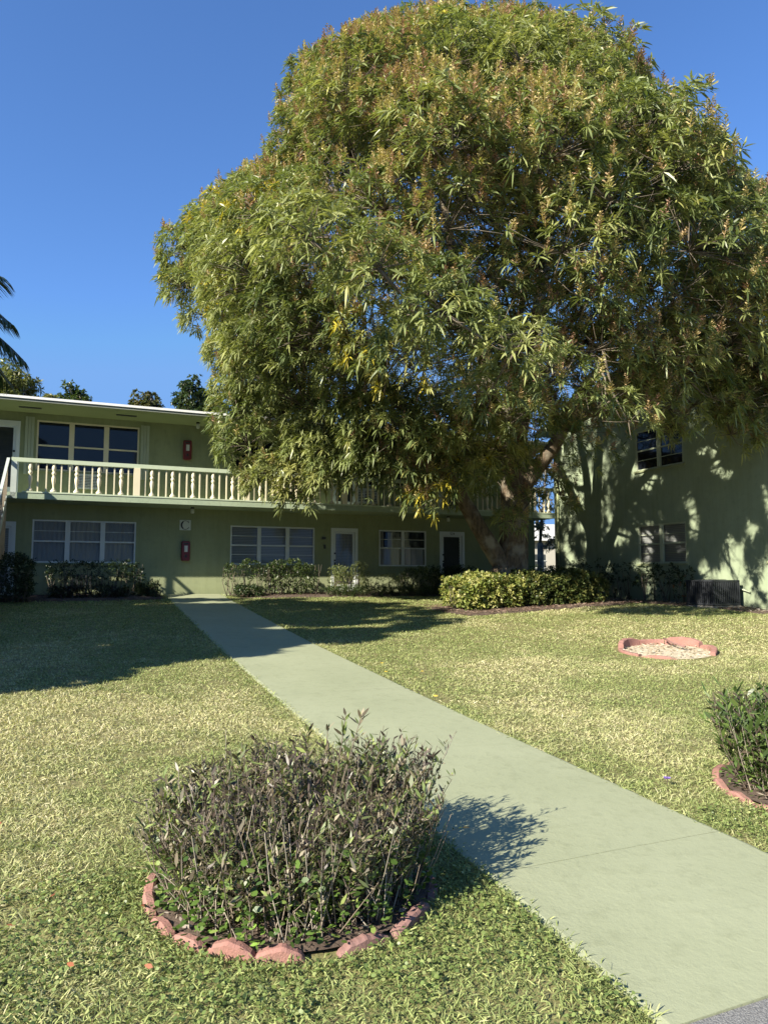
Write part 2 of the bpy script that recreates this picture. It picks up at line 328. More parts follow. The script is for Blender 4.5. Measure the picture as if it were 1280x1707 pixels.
# mulch beds
BEDS = []   # (s0,s1,t0,t1)
def bed(name, s0, s1, t0, t1, m='mulchbase', seed=0, chips=900, pal=None, chipL=(.03, .07)):
    rng = np.random.RandomState(seed); n = 40
    th = np.linspace(0, 2*math.pi, n, endpoint=False); ex = .35
    cs = np.sign(np.cos(th))*np.abs(np.cos(th))**ex; sn_ = np.sign(np.sin(th))*np.abs(np.sin(th))**ex
    w = 1+.05*np.sin(th*5+seed)+.03*np.sin(th*9+2*seed)
    cs_, ct_ = (s0+s1)/2, (t0+t1)/2; V = []; F = []
    for k, q in enumerate((0., .5, .8, 1.)):
        for a, b_, ww in zip(cs, sn_, w):
            s = cs_+a*(s1-s0)/2*q*ww; t = ct_+b_*(t1-t0)/2*q*ww; t = max(t, .01)
            x, y = W2(s, t); V.append((x, y, float(zst(s, t))+(.05 if q < .9 else .004)))
    for k in range(3):
        for j in range(n): F.append((k*n+j, k*n+(j+1) % n, (k+1)*n+(j+1) % n, (k+1)*n+j))
    me = bpy.data.meshes.new(name); me.from_pydata(V, [], F); me.materials.append(M[m]); me.shade_smooth(); o = bpy.data.objects.new(name, me); COL.objects.link(o); tag(o, kind='structure')
    BEDS.append((s0, s1, t0, t1))
    s = rng.uniform(s0, s1, chips); t = rng.uniform(t0, t1, chips); x, y = W2(s, t); P = np.stack([x, y, zst(s, t)+rng.uniform(.05, .075, chips)], 1)
    ph = rng.uniform(0, 6.28, chips); D = np.stack([np.cos(ph), np.sin(ph), rng.uniform(-.1, .35, chips)], 1)
    C = pick(pal or [((.12, .07, .05), 3), ((.2, .13, .1), 2), ((.06, .04, .03), 2)], chips, rng)
    return leaves(P, D, rng.uniform(*chipL, chips), .016, .1, C, rng)
chips = [bed('mulch', -8, -.35, .05, 1.9, seed=1, chips=2500, pal=[((.10, .075, .09), 3), ((.17, .13, .15), 2), ((.05, .04, .05), 2)]),
         bed('mulch', 1.7, 12.6, .05, 1.7, seed=2, chips=2200),
         bed('mulch', 6.0, 11.5, 4.8, 7.15, seed=3, chips=3800, pal=[((.26, .17, .14), 3), ((.36, .27, .22), 2), ((.12, .08, .06), 2)], chipL=(.05, .14)),
         bed('mulch', 11.9, 12.95, 2.2, 10.5, seed=4, chips=1500, pal=[((.36, .30, .26), 2), ((.16, .11, .09), 2), ((.5, .45, .42), 1)])]
tag(npmesh('mulch_chips', chips, ['dull']), 'brown wood chips and dry litter on the planting beds', 'mulch', kind='stuff')

# ------------------------------------------------------------------ grass
RINGS = [(-.46, 3.80, .735), (3.27, 5.3, .84), (4.78, 12.25, .86)]
def grass():
    ch = []; rng = np.random.RandomState(7)
    bands = [(2.35, 3.6, 9500, (.03, .07), .0050), (3.6, 5.2, 7500, (.032, .07), .0052), (5.2, 8, 4600, (.035, .07), .0062), (8, 12.5, 2300, (.035, .072), .0085), (12.5, 18, 1150, (.04, .075), .012), (18, 24.5, 600, (.045, .08), .016)]
    for y0, y1, dens, LL, wd in bands:
        area = .60*(y1*y1-y0*y0); n = int(area*dens)
        y = np.sqrt(rng.uniform(y0*y0, y1*y1, n)); x = rng.uniform(-.60, .60, n)*y; s, t = ST(x, y)
        ok = (t < 20.24) & (t > .1)
        edge = rng.normal(size=n)*.018
        ok &= ~((s > pl_(t)+np.abs(edge)+.012) & (s < pr_(t)-np.abs(edge)-.012)) & (s < 12.95)
        for (a, b_, c, d) in BEDS: ok &= ~((s > a+.05) & (s < b_-.05) & (t > c) & (t < d-.05+.06*np.sin(s*5)))
        for (cx, cy, r) in RINGS: ok &= (x-cx)**2+(y-cy)**2 > (r-.005)**2
        big = vnoise(x, y, .55, 1)*.6+vnoise(x, y, 1.7, 2)*.4; fine = vnoise(x, y, 6., 3)
        # thin dry spots
        thin = vnoise(x+9, y+4, 2.6, 5); ok &= ~((thin > .80) & (rng.rand(n) < .55))
        x, y, s, t, big, fine = [q[ok] for q in (x, y, s, t, big, fine)]; n = len(x)
        if n == 0: continue
        B = np.stack([x, y, zst(s, t)-.002], 1)
        ph = rng.uniform(0, 6.28, n); lean = rng.uniform(.35, 1.6, n); D = np.stack([np.cos(ph)*lean, np.sin(ph)*lean, np.full(n, 1.)], 1)
        L = rng.uniform(*LL, n)*(0.8+.5*big)
        edgeband = (np.abs(s-pl_(t)) < .13) | (np.abs(s-pr_(t)) < .13); L = np.where(edgeband, L*1.3, L)
        for (cx, cy, r) in RINGS[:2]: L = np.where(((x-cx)**2+(y-cy)**2 < (r+.07)**2), L*1.35, L)
        nearfacade = np.clip((7-t)/7, 0, 1)  # grass gets greener and less straw coloured towards the facade
        dry = np.clip((big-.42)*1.9+(fine-.5)*.9+rng.normal(size=n)*.23-.07-nearfacade*.7+.25*np.clip((t-6)/6, 0, 1)-.45*np.clip((t-17.0)/1.8, 0, 1)+.28*np.clip((.6-s)/1.5, 0, 1)*np.clip((t-8)/3, 0, 1)*np.clip((18-t)/2, 0, 1), 0, 1)[:, None]
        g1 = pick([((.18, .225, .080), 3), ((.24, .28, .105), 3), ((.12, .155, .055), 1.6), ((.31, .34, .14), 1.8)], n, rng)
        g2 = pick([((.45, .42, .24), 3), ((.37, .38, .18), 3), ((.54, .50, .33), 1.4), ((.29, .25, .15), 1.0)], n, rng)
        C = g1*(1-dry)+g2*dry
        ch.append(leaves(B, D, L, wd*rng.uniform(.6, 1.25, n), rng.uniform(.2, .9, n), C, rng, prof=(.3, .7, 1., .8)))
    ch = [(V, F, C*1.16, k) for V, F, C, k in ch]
    o = npmesh('grass', ch, ['grass']); tag(o, 'short green and straw coloured lawn grass', 'grass', kind='stuff')
    # low round-leaved weeds in the near lawn
    n = 24000; y = np.sqrt(rng.uniform(2.35**2, 4.9**2, n)); x = rng.uniform(-.6, .6, n)*y; s, t = ST(x, y)
    dn_ = vnoise(x, y, 2.2, 11)*.6+vnoise(x, y, 6., 12)*.4+np.clip((t-18.4)*.35, -.35, .2)-.15*(x > .2)
    ok = (dn_ > .55) & (t < 20.15) & ~((s > pl_(t)-.01) & (s < pr_(t)+.02))
    for (cx, cy, r) in RINGS: ok &= (x-cx)**2+(y-cy)**2 > (r+.02)**2
    x, y = x[ok], y[ok]; n = len(x); hh = rng.uniform(.012, .05, n)
    B = np.stack([x, y, zg(x, y)+hh], 1); ph = rng.uniform(0, 6.28, n); D = np.stack([np.cos(ph), np.sin(ph), rng.uniform(-.1, .7, n)], 1)
    C = pick([((.16, .22, .065), 3), ((.22, .28, .085), 2), ((.10, .145, .045), 2), ((.30, .34, .13), 1.3)], n, rng)
    o = npmesh('clover', [leaves(B, D, rng.uniform(.011, .024, n), rng.uniform(.010, .018, n), .15, C, rng, prof=(.25, .75, .9, .95))], ['leaf'])
    tag(o, 'low round leaved green weeds matted through the near lawn', 'ground cover', kind='stuff')
grass()

# ------------------------------------------------------------------ windows, doors
FAC = lambda a, d, z: (a, -d, z)             # facade wall: d outwards
def cutwall(mb, a0, a1, z0, z1, ops, dep=.13):
    xs = sorted({a0, a1, *[q for o_ in ops for q in o_[:2]]}); zs = sorted({z0, z1, *[q for o_ in ops for q in o_[2:]]})
    for i in range(len(xs)-1):
        for j in range(len(zs)-1):
            cx, cz = (xs[i]+xs[i+1])/2, (zs[j]+zs[j+1])/2
            if any(o_[0] < cx < o_[1] and o_[2] < cz < o_[3] for o_ in ops): continue
            mb.add([(xs[i], 0, zs[j]), (xs[i+1], 0, zs[j]), (xs[i+1], 0, zs[j+1]), (xs[i], 0, zs[j+1])], [(0, 1, 2, 3)])
    for a, b_, c, d in ops:
        mb.add([(a, 0, c), (b_, 0, c), (b_, 0, d), (a, 0, d), (a, -dep, c), (b_, -dep, c), (b_, -dep, d), (a, -dep, d)], [(0, 1, 5, 4), (1, 2, 6, 5), (2, 3, 7, 6), (3, 0, 4, 7)])
def window(root, fn, a0, a1, z0, z1, units, glass='glass', back='curtain', sill=True, label=None, rails=2, light=.5, fm='white', mull=.10):
    mb = MB(fn); f = .045; d0, d1 = -.07, -.012
    mb.box(a0, a1, d0, d1, z1-f, z1); mb.box(a0, a1, d0, d1, z0, z0+f); mb.box(a0, a0+f, d0, d1, z0+f, z1-f); mb.box(a1-f, a1, d0, d1, z0+f, z1-f)
    wu = (a1-a0-2*f-(units-1)*mull)/units; pane = MB(fn); bars = []
    zm = z0+(z1-z0)*light
    for k in range(units):
        u0 = a0+f+k*(wu+mull); u1 = u0+wu
        if k < units-1: mb.box(u1, u1+mull, d0, d1+.012, z0+f, z1-f)
        mb.box(u0, u1, d0+.006, d1-.004, zm-.022, zm+.022)
        if rails > 1:
            for zz in ((z1-f+zm+.022)/2, (z0+f+zm-.022)/2)[:rails-1]: mb.box(u0, u1, d0+.012, d1-.02, zz-.009, zz+.009)
        pane.add([(u0, -.05, z0+f), (u1, -.05, z0+f), (u1, -.05, zm-.022), (u0, -.05, zm-.022)], [(0, 1, 2, 3)])
        pane.add([(u0, -.042, zm+.022), (u1, -.042, zm+.022), (u1, -.042, z1-f), (u0, -.042, z1-f)], [(0, 1, 2, 3)])
    w = mb.build('window', fm, root, bevel=0.)
    if label: w['label'] = label
    pane.build('pane', glass, w)
    if back:
        cb = MB(fn); n = max(8, int((a1-a0)*26)); vs = []
        for i in range(n+1):
            a = a0+.02+(a1-a0-.04)*i/n; d = -.105+(.014*math.sin(i*1.9)+.006*math.sin(i*.7) if back == 'curtain' else 0)
            vs += [(a, d, z0+.03), (a, d, z1-.02)]
        cb.add(vs, [(2*i, 2*i+2, 2*i+3, 2*i+1) for i in range(n)]); cb.build('curtain', back, w)
    if sill:
        sb = MB(fn); sb.box(a0-.05, a1+.05, -.07, .05, z0-.055, z0-.002); sb.build('sill', 'stucco', w)
    return w
def door(root, fn, a0, a1, z0, z1, style, label=None, hside=0, number=None):
    mb = MB(fn); f = .10
    mb.box(a0, a0+f, -.09, .03, z0, z1-.13); mb.box(a1-f, a1, -.09, .03, z0, z1-.13); mb.box(a0, a1, -.09, .032, z1-.13, z1)
    fr_ = mb.build('door', 'doorwhite', root)
    if label: fr_['label'] = label
    lf = MB(fn); b0, b1, c0, c1 = a0+f+.004, a1-f-.004, z0+.01, z1-.135; st = .07
    lf.box(b0, b0+st, -.06, -.02, c0, c1); lf.box(b1-st, b1, -.06, -.02, c0, c1); lf.box(b0+st, b1-st, -.06, -.02, c1-.05, c1); lf.box(b0+st, b1-st, -.06, -.02, c0, c0+.25)
    lf.build('door_frame', 'doorwhite', fr_)
    if style == 'louver':
        sl = MB(fn); n = 17
        for i in range(n):
            z = c0+.27+(c1-.06-c0-.27)*(i+.5)/n; h = (c1-c0-.33)/n*.56
            sl.add([(b0+st, -.055, z+h), (b1-st, -.055, z+h), (b1-st, -.022, z-h), (b0+st, -.022, z-h), (b0+st, -.06, z+h), (b1-st, -.06, z+h), (b1-st, -.027, z-h), (b0+st, -.027, z-h)], [(0, 1, 2, 3), (4, 5, 6, 7), (0, 1, 5, 4), (2, 3, 7, 6)])
        sl.build('louver_panel', 'dark', fr_)
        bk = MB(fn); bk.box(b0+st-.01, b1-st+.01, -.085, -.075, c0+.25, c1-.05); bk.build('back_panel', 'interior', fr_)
    else:
        pn = MB(fn); pn.add([(b0+st, -.03, c0+.25), (b1-st, -.03, c0+.25), (b1-st, -.03, c1-.05), (b0+st, -.03, c1-.05)], [(0, 1, 2, 3)]); pn.build('pane', 'glass', fr_)
        bk = MB(fn); n = 14; vs = []
        for i in range(n+1): vs += [(b0+st+(b1-b0-2*st)*i/n, -.07+.008*math.sin(i*2.), c0+.25), (b0+st+(b1-b0-2*st)*i/n, -.07+.008*math.sin(i*2.), c1-.05)]
        bk.add(vs, [(2*i, 2*i+2, 2*i+3, 2*i+1) for i in range(n)]); bk.build('curtain', 'blind' if style == 'glass' else 'curtain', fr_)
    hs = MB(fn); x = (b0+.035) if hside == 0 else (b1-.035)
    for zz, r in ((z0+1.28, .028), (z0+1.05, .028)):
        lk = MB(fn); lk.box(x-r, x+r, -.02, .01, zz-r, zz+r); lk.build('lock', 'black', fr_, bevel=.004)
    hs.box(x-.016, x+.016, -.02, .04, z0+.86, z0+.99); hs.build('handle', 'black', fr_, bevel=.004)
    if number:
        cu = bpy.data.curves.new('n', 'FONT'); cu.body = number; cu.size = .125; cu.align_x = 'CENTER'; cu.extrude = .003
        to = bpy.data.objects.new('n', cu); COL.objects.link(to); bpy.context.view_layer.update()
        me = bpy.data.meshes.new_from_object(to); bpy.data.objects.remove(to)
        me.materials.clear(); me.materials.append(M['black']); no = bpy.data.objects.new('door_number', me); COL.objects.link(no); no.parent = fr_
        x, y, z = fn((a0+a1)/2, .036, z1-.112); no.location = (x, y, z); no.rotation_euler = (math.pi/2, 0, 0)
    return fr_

# ------------------------------------------------------------------ building with balcony
rootL = empty('apartment_building', (P0[0], P0[1], 0), ANG)
tag(rootL, 'two storey light green apartment building with white balustraded balcony along the front', 'building')
SW, SE, SOF = -9.0, 13.07, 6.26
W_LOW = [(-3.81, -1.04, 2.03, 3.25), (1.75, 4.49, 2.01, 3.23), (6.77, 8.55, 1.99, 3.22)]
W_UP = [(-3.80, -1.03, 4.66, 6.10), (1.75, 4.49, 4.70, 6.02), (6.3, 8.3, 4.70, 6.02)]
D_LOW = [(-5.2, -4.22, WALLZ+.02, 3.17), (5.05, 5.99, WALLZ+.02, 3.24), (9.07, 10.06, WALLZ+.02, 3.22)]
D_UP = [(-5.2, -4.22, 3.88, 6.02), (5.05, 5.99, 3.88, 5.98), (9.07, 10.06, 3.88, 5.98)]
wb = MB(FAC)
cutwall(wb, SW, SE, .7, SOF+.03, W_LOW+W_UP+D_LOW+D_UP)
for a in (SW, SE): wb.add([(a, 0, .7), (a, -9, .7), (a, -9, SOF+.03), (a, 0, SOF+.03)], [(0, 1, 2, 3)])
wb.add([(SW, -9, .7), (SE, -9, .7), (SE, -9, SOF+.03), (SW, -9, SOF+.03)], [(0, 1, 2, 3)])
wb.build('wall', 'stucco', rootL)
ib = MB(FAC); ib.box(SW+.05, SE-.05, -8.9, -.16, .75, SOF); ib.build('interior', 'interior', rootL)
rb = MB(FAC)
rb.box(SW-.5, SE+.25, -9.4, 1.50, SOF+.031, SOF+.075)
rb.build('soffit', 'soffit', rootL)
rb = MB(FAC); rb.box(SW-.5, SE+.25, 1.50, 1.53, SOF+.02, SOF+.085); rb.build('drip_edge', 'roofdark', rootL)
rb = MB(FAC); rb.box(SW-.5, SE+.25, 1.42, 1.56, SOF+.086, SOF+.150); rb.build('fascia', 'roofwhite', rootL)
rb = MB(FAC); rb.add([(SW-.5, 1.42, SOF+.151), (SE+.25, 1.42, SOF+.151), (SE+.25, -4, SOF+.40), (SW-.5, -4, SOF+.40), (SE+.25, -9.4, SOF+.151), (SW-.5, -9.4, SOF+.151), (SW-.5, 1.42, SOF+.076), (SE+.25, 1.42, SOF+.076)], [(0, 1, 2, 3), (3, 2, 4, 5), (0, 1, 7, 6)])
rb.build('roof', 'roofing', rootL)
for s in (-3.95, -1.45, 1.05, 3.55, 6.05, 8.55, 11.05):
    vb = MB(FAC); vb.box(s-.28, s+.28, .62, .78, SOF+.018, SOF+.030); vb.build('soffit_vent', 'dark', rootL)
sb = MB(FAC); sb.box(-9.0, 13.0, .002, 1.33, 3.70, 3.86); slab = sb.build('balcony_slab', 'slab', rootL)
# windows
window(rootL, FAC, *W_LOW[0], 3, rails=2, back='curtain', mull=.13)
window(rootL, FAC, *W_LOW[1], 3, rails=3, back='blind', mull=.12)
window(rootL, FAC, *W_LOW[2], 2, rails=2, back=None, mull=.11)
cb = MB(FAC)   # half-drawn curtains in the two-light window
for (a, b_, z0, z1) in ((6.85, 7.55, 2.02, 2.62), (7.72, 8.48, 2.02, 2.60), (7.12, 7.32, 2.62, 3.15), (6.84, 6.98, 2.62, 3.17)):
    n = 12; vs = []
    for i in range(n+1): vs += [(a+(b_-a)*i/n, -.11+.012*math.sin(i*2.1), z0), (a+(b_-a)*i/n, -.11+.012*math.sin(i*2.1), z1)]
    cb.add(vs, [(2*i, 2*i+2, 2*i+3, 2*i+1) for i in range(n)])
cb.build('curtain', 'curtain', [o for o in bpy.data.objects if o.name.startswith('window')][-1])
w = window(rootL, FAC, *W_UP[0], 3, glass='darkglass', back=None, rails=1, fm='cream', mull=.14)
window(rootL, FAC, *W_UP[1], 3, glass='darkglass', back=None, rails=1, fm='cream', mull=.14)
window(rootL, FAC, *W_UP[2], 2, glass='darkglass', back=None, rails=1, fm='white', mull=.11)
for a0, a1 in ((-4.10, -3.86), (-.99, -.74)):
    hb = MB(FAC)
    for k in range(3): w_ = (a1-a0)/3; hb.box(a0+k*w_+.004, a0+(k+1)*w_-.004, .004, .05-.012*(k % 2), 4.52, 6.17)
    hb.build('shutter', 'pale', rootL)
door(rootL, FAC, *D_LOW[0], 'glass'); door(rootL, FAC, *D_LOW[1], 'glass'); door(rootL, FAC, *D_LOW[2], 'louver', number='524')
door(rootL, FAC, *D_UP[0], 'louver', hside=1); door(rootL, FAC, *D_UP[1], 'louver'); door(rootL, FAC, *D_UP[2], 'louver')
def wallunit(a0, a1, z0, z1):
    b_ = MB(FAC); f = .035
    b_.box(a0, a1, .004, .09, z0, z0+f); b_.box(a0, a1, .004, .09, z1-f, z1); b_.box(a0, a0+f, .004, .09, z0+f, z1-f); b_.box(a1-f, a1, .004, .09, z0+f, z1-f)
    n = 8
    for i in range(n): z = z0+f+(z1-z0-2*f)*(i+.5)/n; b_.box(a0+f, a1-f, .03, .075, z-.012, z+.012)
    for q in (1/3, 2/3): b_.box(a0+(a1-a0)*q-.01, a0+(a1-a0)*q+.01, .03, .082, z0+f, z1-f)
    o = b_.build('air_conditioner', 'white', rootL); b2 = MB(FAC); b2.box(a0+f, a1-f, .006, .02, z0+f, z1-f); b2.build('grille', 'dark', o)
wallunit(-2.78, -2.11, 4.17, 4.60); wallunit(5.95, 6.7, 4.1, 4.6)
bb = MB(FAC); bb.box(4.74, 4.86, .004, .05, 2.86, 2.93); bb.build('mail_plate', 'black', rootL)
bb = MB(FAC); bb.box(4.80, 4.86, .004, .04, 2.55, 2.68); bb.build('doorbell', 'black', rootL)
# low crawl-space vent behind the shrubs
bb = MB(FAC)
for i in range(5): bb.box(-2.75+i*.12, -2.69+i*.12, .004, .03, 1.3, 1.7)
bb.build('crawl_vent', 'dark', rootL)

# balcony railing
rail = MB(FAC); rail.box(-4.30, 13.0, 1.19, 1.33, 4.68, 4.79); rail_o = rail.build('balcony_railing', 'rail', rootL)
r2_ = MB(FAC); r2_.box(-4.02, 13.0, 1.18, 1.345, 3.861, 3.90); r2_.build('bottom_rail', 'rail', rail_o)
prof = [(.052, 0), (.052, .05), (.030, .055), (.024, .10), (.030, .16), (.048, .24), (.056, .31), (.050, .37), (.030, .41), (.034, .425), (.054, .45), (.056, .49), (.034, .52), (.032, .535), (.052, .565), (.055, .62), (.042, .69), (.022, .755), (.012, .785)]
bal_me = MB(); bal_me.lathe(0, 0, prof, 12); bal_me.box(-.075, .075, -.055, .055, -.04, .012)
b0 = bal_me.build('baluster', 'cream', rail_o); b0.data.shade_smooth()
pk = MB(); pk.box(-.017, .017, -.022, .022, -.001, .78); p0 = pk.build('picket', 'cream', rail_o)
first = [True, True]
def putbal(s):
    if first[0]: o = b0; first[0] = False
    else: o = b0.copy(); COL.objects.link(o); o.parent = rail_o
    o.location = (s, -1.262, 3.94)
def putpk(s):
    if first[1]: o = p0; first[1] = False
    else: o = p0.copy(); COL.objects.link(o); o.parent = rail_o
    o.location = (s, -1.262, 3.901)
posts = [-1.15+3.1*k for k in range(-1, 6)]
for k in range(-1, 5):
    for j in range(5):
        s = posts[k+1]+.41+.57*j
        if -3.95 < s < 12.95: putbal(s)
    for j in range(-1, 5):
        for d in (.57*.32, .57*.68):
            s = posts[k+1]+.41+.57*j+d
            if s < posts[k+1]+.12 or s > posts[k+1]+3.1-.12 or not (-3.95 < s < 12.95): continue
            putpk(s)
for p_ in posts:
    if -4.2 < p_ < 12.9: pb = MB(FAC); pb.box(p_-.085, p_+.085, 1.185, 1.34, 3.901, 4.679); pb.build('post', 'cream', rail_o)
pb = MB(FAC); pb.box(-4.30, -4.16, 1.19, 1.33, 3.70, 4.679); pb.build('post', 'stairmetal', rail_o)

# ------------------------------------------------------------------ staircase at the left end
sx0, sx1 = -5.55, -4.36
rootS = empty('outdoor_staircase', tuple(W3(-4.95, 6)), ANG); tag(rootS, 'outdoor staircase with pale rail and tan slats climbing to the left end of balcony', 'staircase')
inv = rootS.location
def SF(a, d, z):
    x, y = W2(a, d); v = Vector((float(x), float(y), z))-inv; c, s_ = math.cos(-ANG), math.sin(-ANG); return (v.x*c-v.y*s_, v.x*s_+v.y*c, v.z)
T0, T1, Z0_, Z1_ = 1.36, 6.0, 3.82, float(zst(-5, 6))
def sz(t): return Z0_+(Z1_-Z0_)*(t-T0)/(T1-T0)
for a in (sx0, sx1-.06):
    q = MB(SF); q.add([(a, T0, sz(T0)), (a+.06, T0, sz(T0)), (a+.06, T1, sz(T1)), (a, T1, sz(T1)), (a, T0, sz(T0)-.32), (a+.06, T0, sz(T0)-.32), (a+.06, T1-.4, sz(T1)+.0), (a, T1-.4, sz(T1)+.0)], [(0, 1, 2, 3), (4, 5, 6, 7), (0, 3, 7, 4), (1, 2, 6, 5), (0, 1, 5, 4)]); q.build('stringer', 'stairmetal', rootS)
for i in range(14):
    t = T0+(T1-T0)*(i+.5)/14; q = MB(SF); q.box(sx0+.06, sx1-.06, t-.15, t+.15, sz(t)-.06, sz(t)-.02); q.build('step', 'concrete', rootS)
for a in (sx0+.01, sx1-.05):
    q = MB(SF); q.add([(a, T0-.05, sz(T0)+.95), (a+.07, T0-.05, sz(T0)+.95), (a+.07, T1, sz(T1)+.95), (a, T1, sz(T1)+.95), (a, T0-.05, sz(T0)+.87), (a+.07, T0-.05, sz(T0)+.87), (a+.07, T1, sz(T1)+.87), (a, T1, sz(T1)+.87)], [(0, 1, 2, 3), (4, 5, 6, 7), (0, 3, 7, 4), (1, 2, 6, 5), (0, 1, 5, 4), (3, 2, 6, 7)]); q.build('handrail', 'stairmetal', rootS)
    for i in range(18):
        t = T0+.12+(T1-T0-.15)*i/17.; q = MB(SF); q.box(a+.012, a+.05, t-.045, t+.045, sz(t)+.02, sz(t)+.87); q.build('picket', 'stairwood', rootS)
# side slats below the stringer
q = MB(SF)
for i in range(26):
    t = T0+.08+i*.135
    if sz(t)-.35 > 2.25: q.box(sx1-.03, sx1+.0, t-.06, t+.06, 2.2, sz(t)-.33)
q.box(sx1-.04, sx1+.02, T0+.02, T0+2.6, 2.06, 2.2); q.build('side_panel', 'stairwood', rootS)

# ------------------------------------------------------------------ wall and ceiling fittings (own things)
def onfac(name, s, d, z): return empty(name, (*[float(v) for v in W2(s, d)], z), ANG)
def cabinet(s, z, label):
    r = onfac('fire_extinguisher_cabinet', s, .002, z); tag(r, label, 'fire cabinet', 'fire extinguisher cabinets')
    b_ = MB(); pts = []
    w, h, rr = .125, .30, .05
    for cx, cz, a0 in ((w-rr, h-rr, 0), (-w+rr, h-rr, 90), (-w+rr, -h+rr, 180), (w-rr, -h+rr, 270)):
        for k in range(5): th = rad(a0+k*22.5); pts.append((cx+rr*math.cos(th), cz+rr*math.sin(th)))
    n = len(pts); vs = [(x, 0, z_) for x, z_ in pts]+[(x, -.13, z_) for x, z_ in pts]+[(x*.9, -.15, z_*.96) for x, z_ in pts]
    fs = [(i, (i+1) % n, n+(i+1) % n, n+i) for i in range(n)]+[(n+i, n+(i+1) % n, 2*n+(i+1) % n, 2*n+i) for i in range(n)]+[tuple(range(2*n, 3*n)), tuple(range(n))[::-1]]
    b_.add(vs, fs); b_.build('case', 'red', r)
    b_ = MB(); b_.box(-.045, .05, -.156, -.151, -.03, .16); b_.build('notice', 'sign', r)
    b_ = MB(); b_.box(-.03, .03, -.165, -.151, -.2, -.12); b_.build('latch', 'black', r); b_ = MB(); b_.box(-.07, .07, -.158, -.151, .2, .24); b_.build('hinge', 'black', r)
    return r
cabinet(.39, 2.41, 'dark red extinguisher cabinet on the ground floor wall below the C sign')
cabinet(.37, 5.50, 'red extinguisher cabinet on the upper wall above the balcony rail')
r = onfac('letter_sign', .37, .002, 3.20); tag(r, 'square off-white plaque with a black letter C on the ground floor wall', 'sign')
b_ = MB(); b_.box(-.165, .165, -.02, 0, -.155, .155); b_.build('plaque', 'sign', r, bevel=.003)
b_ = MB(); vs = []; n = 40
for i in range(n+1):
    th = rad(42+(318-42)*i/n); c, s_ = math.cos(th), math.sin(th)
    ro, ri = .138, .112-.020*max(0, -c)
    for y in (-.021, -.026): vs.append((ro*c*.98, y, ro*s_)); vs.append((ri*c*.98+(.004), y, (ro-.014)*s_ if abs(s_) > .8 else ri*s_*1.02))
fs = []
for i in range(n):
    a = i*4; e = a+4; fs += [(a+2, a+3, e+3, e+2), (a, e, e+2, a+2), (a+1, a+3, e+3, e+1)]
b_.add(vs, fs); b_.box(.098, .106, -.026, -.021, .055, .135); b_.box(.094, .11, -.026, -.0212, -.085, -.06); b_.build('letter', 'black', r)
def lamp(s, d, z, label):
    r = onfac('ceiling_lamp', s, d, z); tag(r, label, 'lamp', 'small lamps under the ceilings')
    b_ = MB(); b_.lathe(0, 0, [(.05, 0), (.06, -.03), (.045, -.04)], 14); b_.build('base', 'black', r, smooth=True)
    b_ = MB(); b_.lathe(0, 0, [(.045, -.041), (.055, -.08), (.055, -.16), (.045, -.18)], 14); b_.build('shade', 'sign', r, smooth=True)
lamp(.60, .55, SOF+.03, 'small jar lamp under the roof soffit beside the upper red cabinet')
lamp(.50, .55, 3.699, 'small jar lamp under the balcony slab above the C sign')
lamp(9.05, .7, 3.699, 'small jar lamp under the balcony slab above the louvred 524 door')

# ------------------------------------------------------------------ building on the right (gable end faces the lawn)
RS = 13.0; TG = 7.2; T_A, T_B = 1.33, 13.2; EV, RG = 6.78, 8.38
rootR = empty('gabled_apartment_building', (P0[0], P0[1], 0), ANG)
tag(rootR, 'pale green two storey building with low gable end dappled by tree shadow', 'building')
RW = lambda a, d, z: (RS-d, -a, z)
wR = [(5.45, 7.32, 2.02, 3.18), (5.45, 7.32, 4.83, 6.05), (9.9, 11.6, 2.02, 3.18)]
wb = MB(RW); cutwall(wb, T_A, T_B, .4, EV, wR)
wb.add([(T_A, 0, EV), (TG, 0, EV), (TG, 0, RG)], [(0, 1, 2)]); wb.add([(TG, 0, EV), (T_B, 0, EV), (TG, 0, RG)], [(0, 1, 2)])
for t in (T_A, T_B): wb.add([(t, 0, .4), (t, -13, .4), (t, -13, EV), (t, 0, EV)], [(0, 1, 2, 3)])
wb.add([(T_A, -13, .4), (T_B, -13, .4), (T_B, -13, EV), (TG, -13, RG), (T_A, -13, EV)], [(0, 1, 2, 3, 4)]); wb.build('wall', 'stucco_grey', rootR)
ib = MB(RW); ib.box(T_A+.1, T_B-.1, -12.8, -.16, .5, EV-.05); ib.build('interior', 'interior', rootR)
def slope(t): return RG-(RG-EV)*abs(t-TG)/(TG-T_A)
for t0, t1 in ((T_A-.4, TG), (TG, T_B+.4)):
    q = MB(RW); a, b_ = slope(t0)+.03, slope(t1)+.03
    q.add([(t0, .45, a), (t1, .45, b_), (t1, -13.4, b_), (t0, -13.4, a), (t0, .45, a+.12), (t1, .45, b_+.12), (t1, -13.4, b_+.12), (t0, -13.4, a+.12)], [(0, 1, 2, 3), (4, 5, 6, 7), (0, 1, 5, 4), (2, 3, 7, 6), (0, 3, 7, 4)]); q.build('roof', 'greenroof', rootR)
    q = MB(RW); q.add([(t0, .451, a-.06), (t1, .451, b_-.06), (t1, .475, b_-.06), (t0, .475, a-.06), (t0, .451, a+.15), (t1, .451, b_+.15), (t1, .475, b_+.15), (t0, .475, a+.15)], [(0, 1, 2, 3), (4, 5, 6, 7), (0, 1, 5, 4), (2, 3, 7, 6), (0, 3, 7, 4), (1, 2, 6, 5)]); q.build('fascia', 'greenroof', rootR)
for k, (a0, a1, z0, z1) in enumerate(wR): window(rootR, RW, a0, a1, z0, z1, 2, glass='glass' if k != 1 else 'darkglass', back='blind' if k != 1 else None, rails=3, fm='pale', mull=.13)
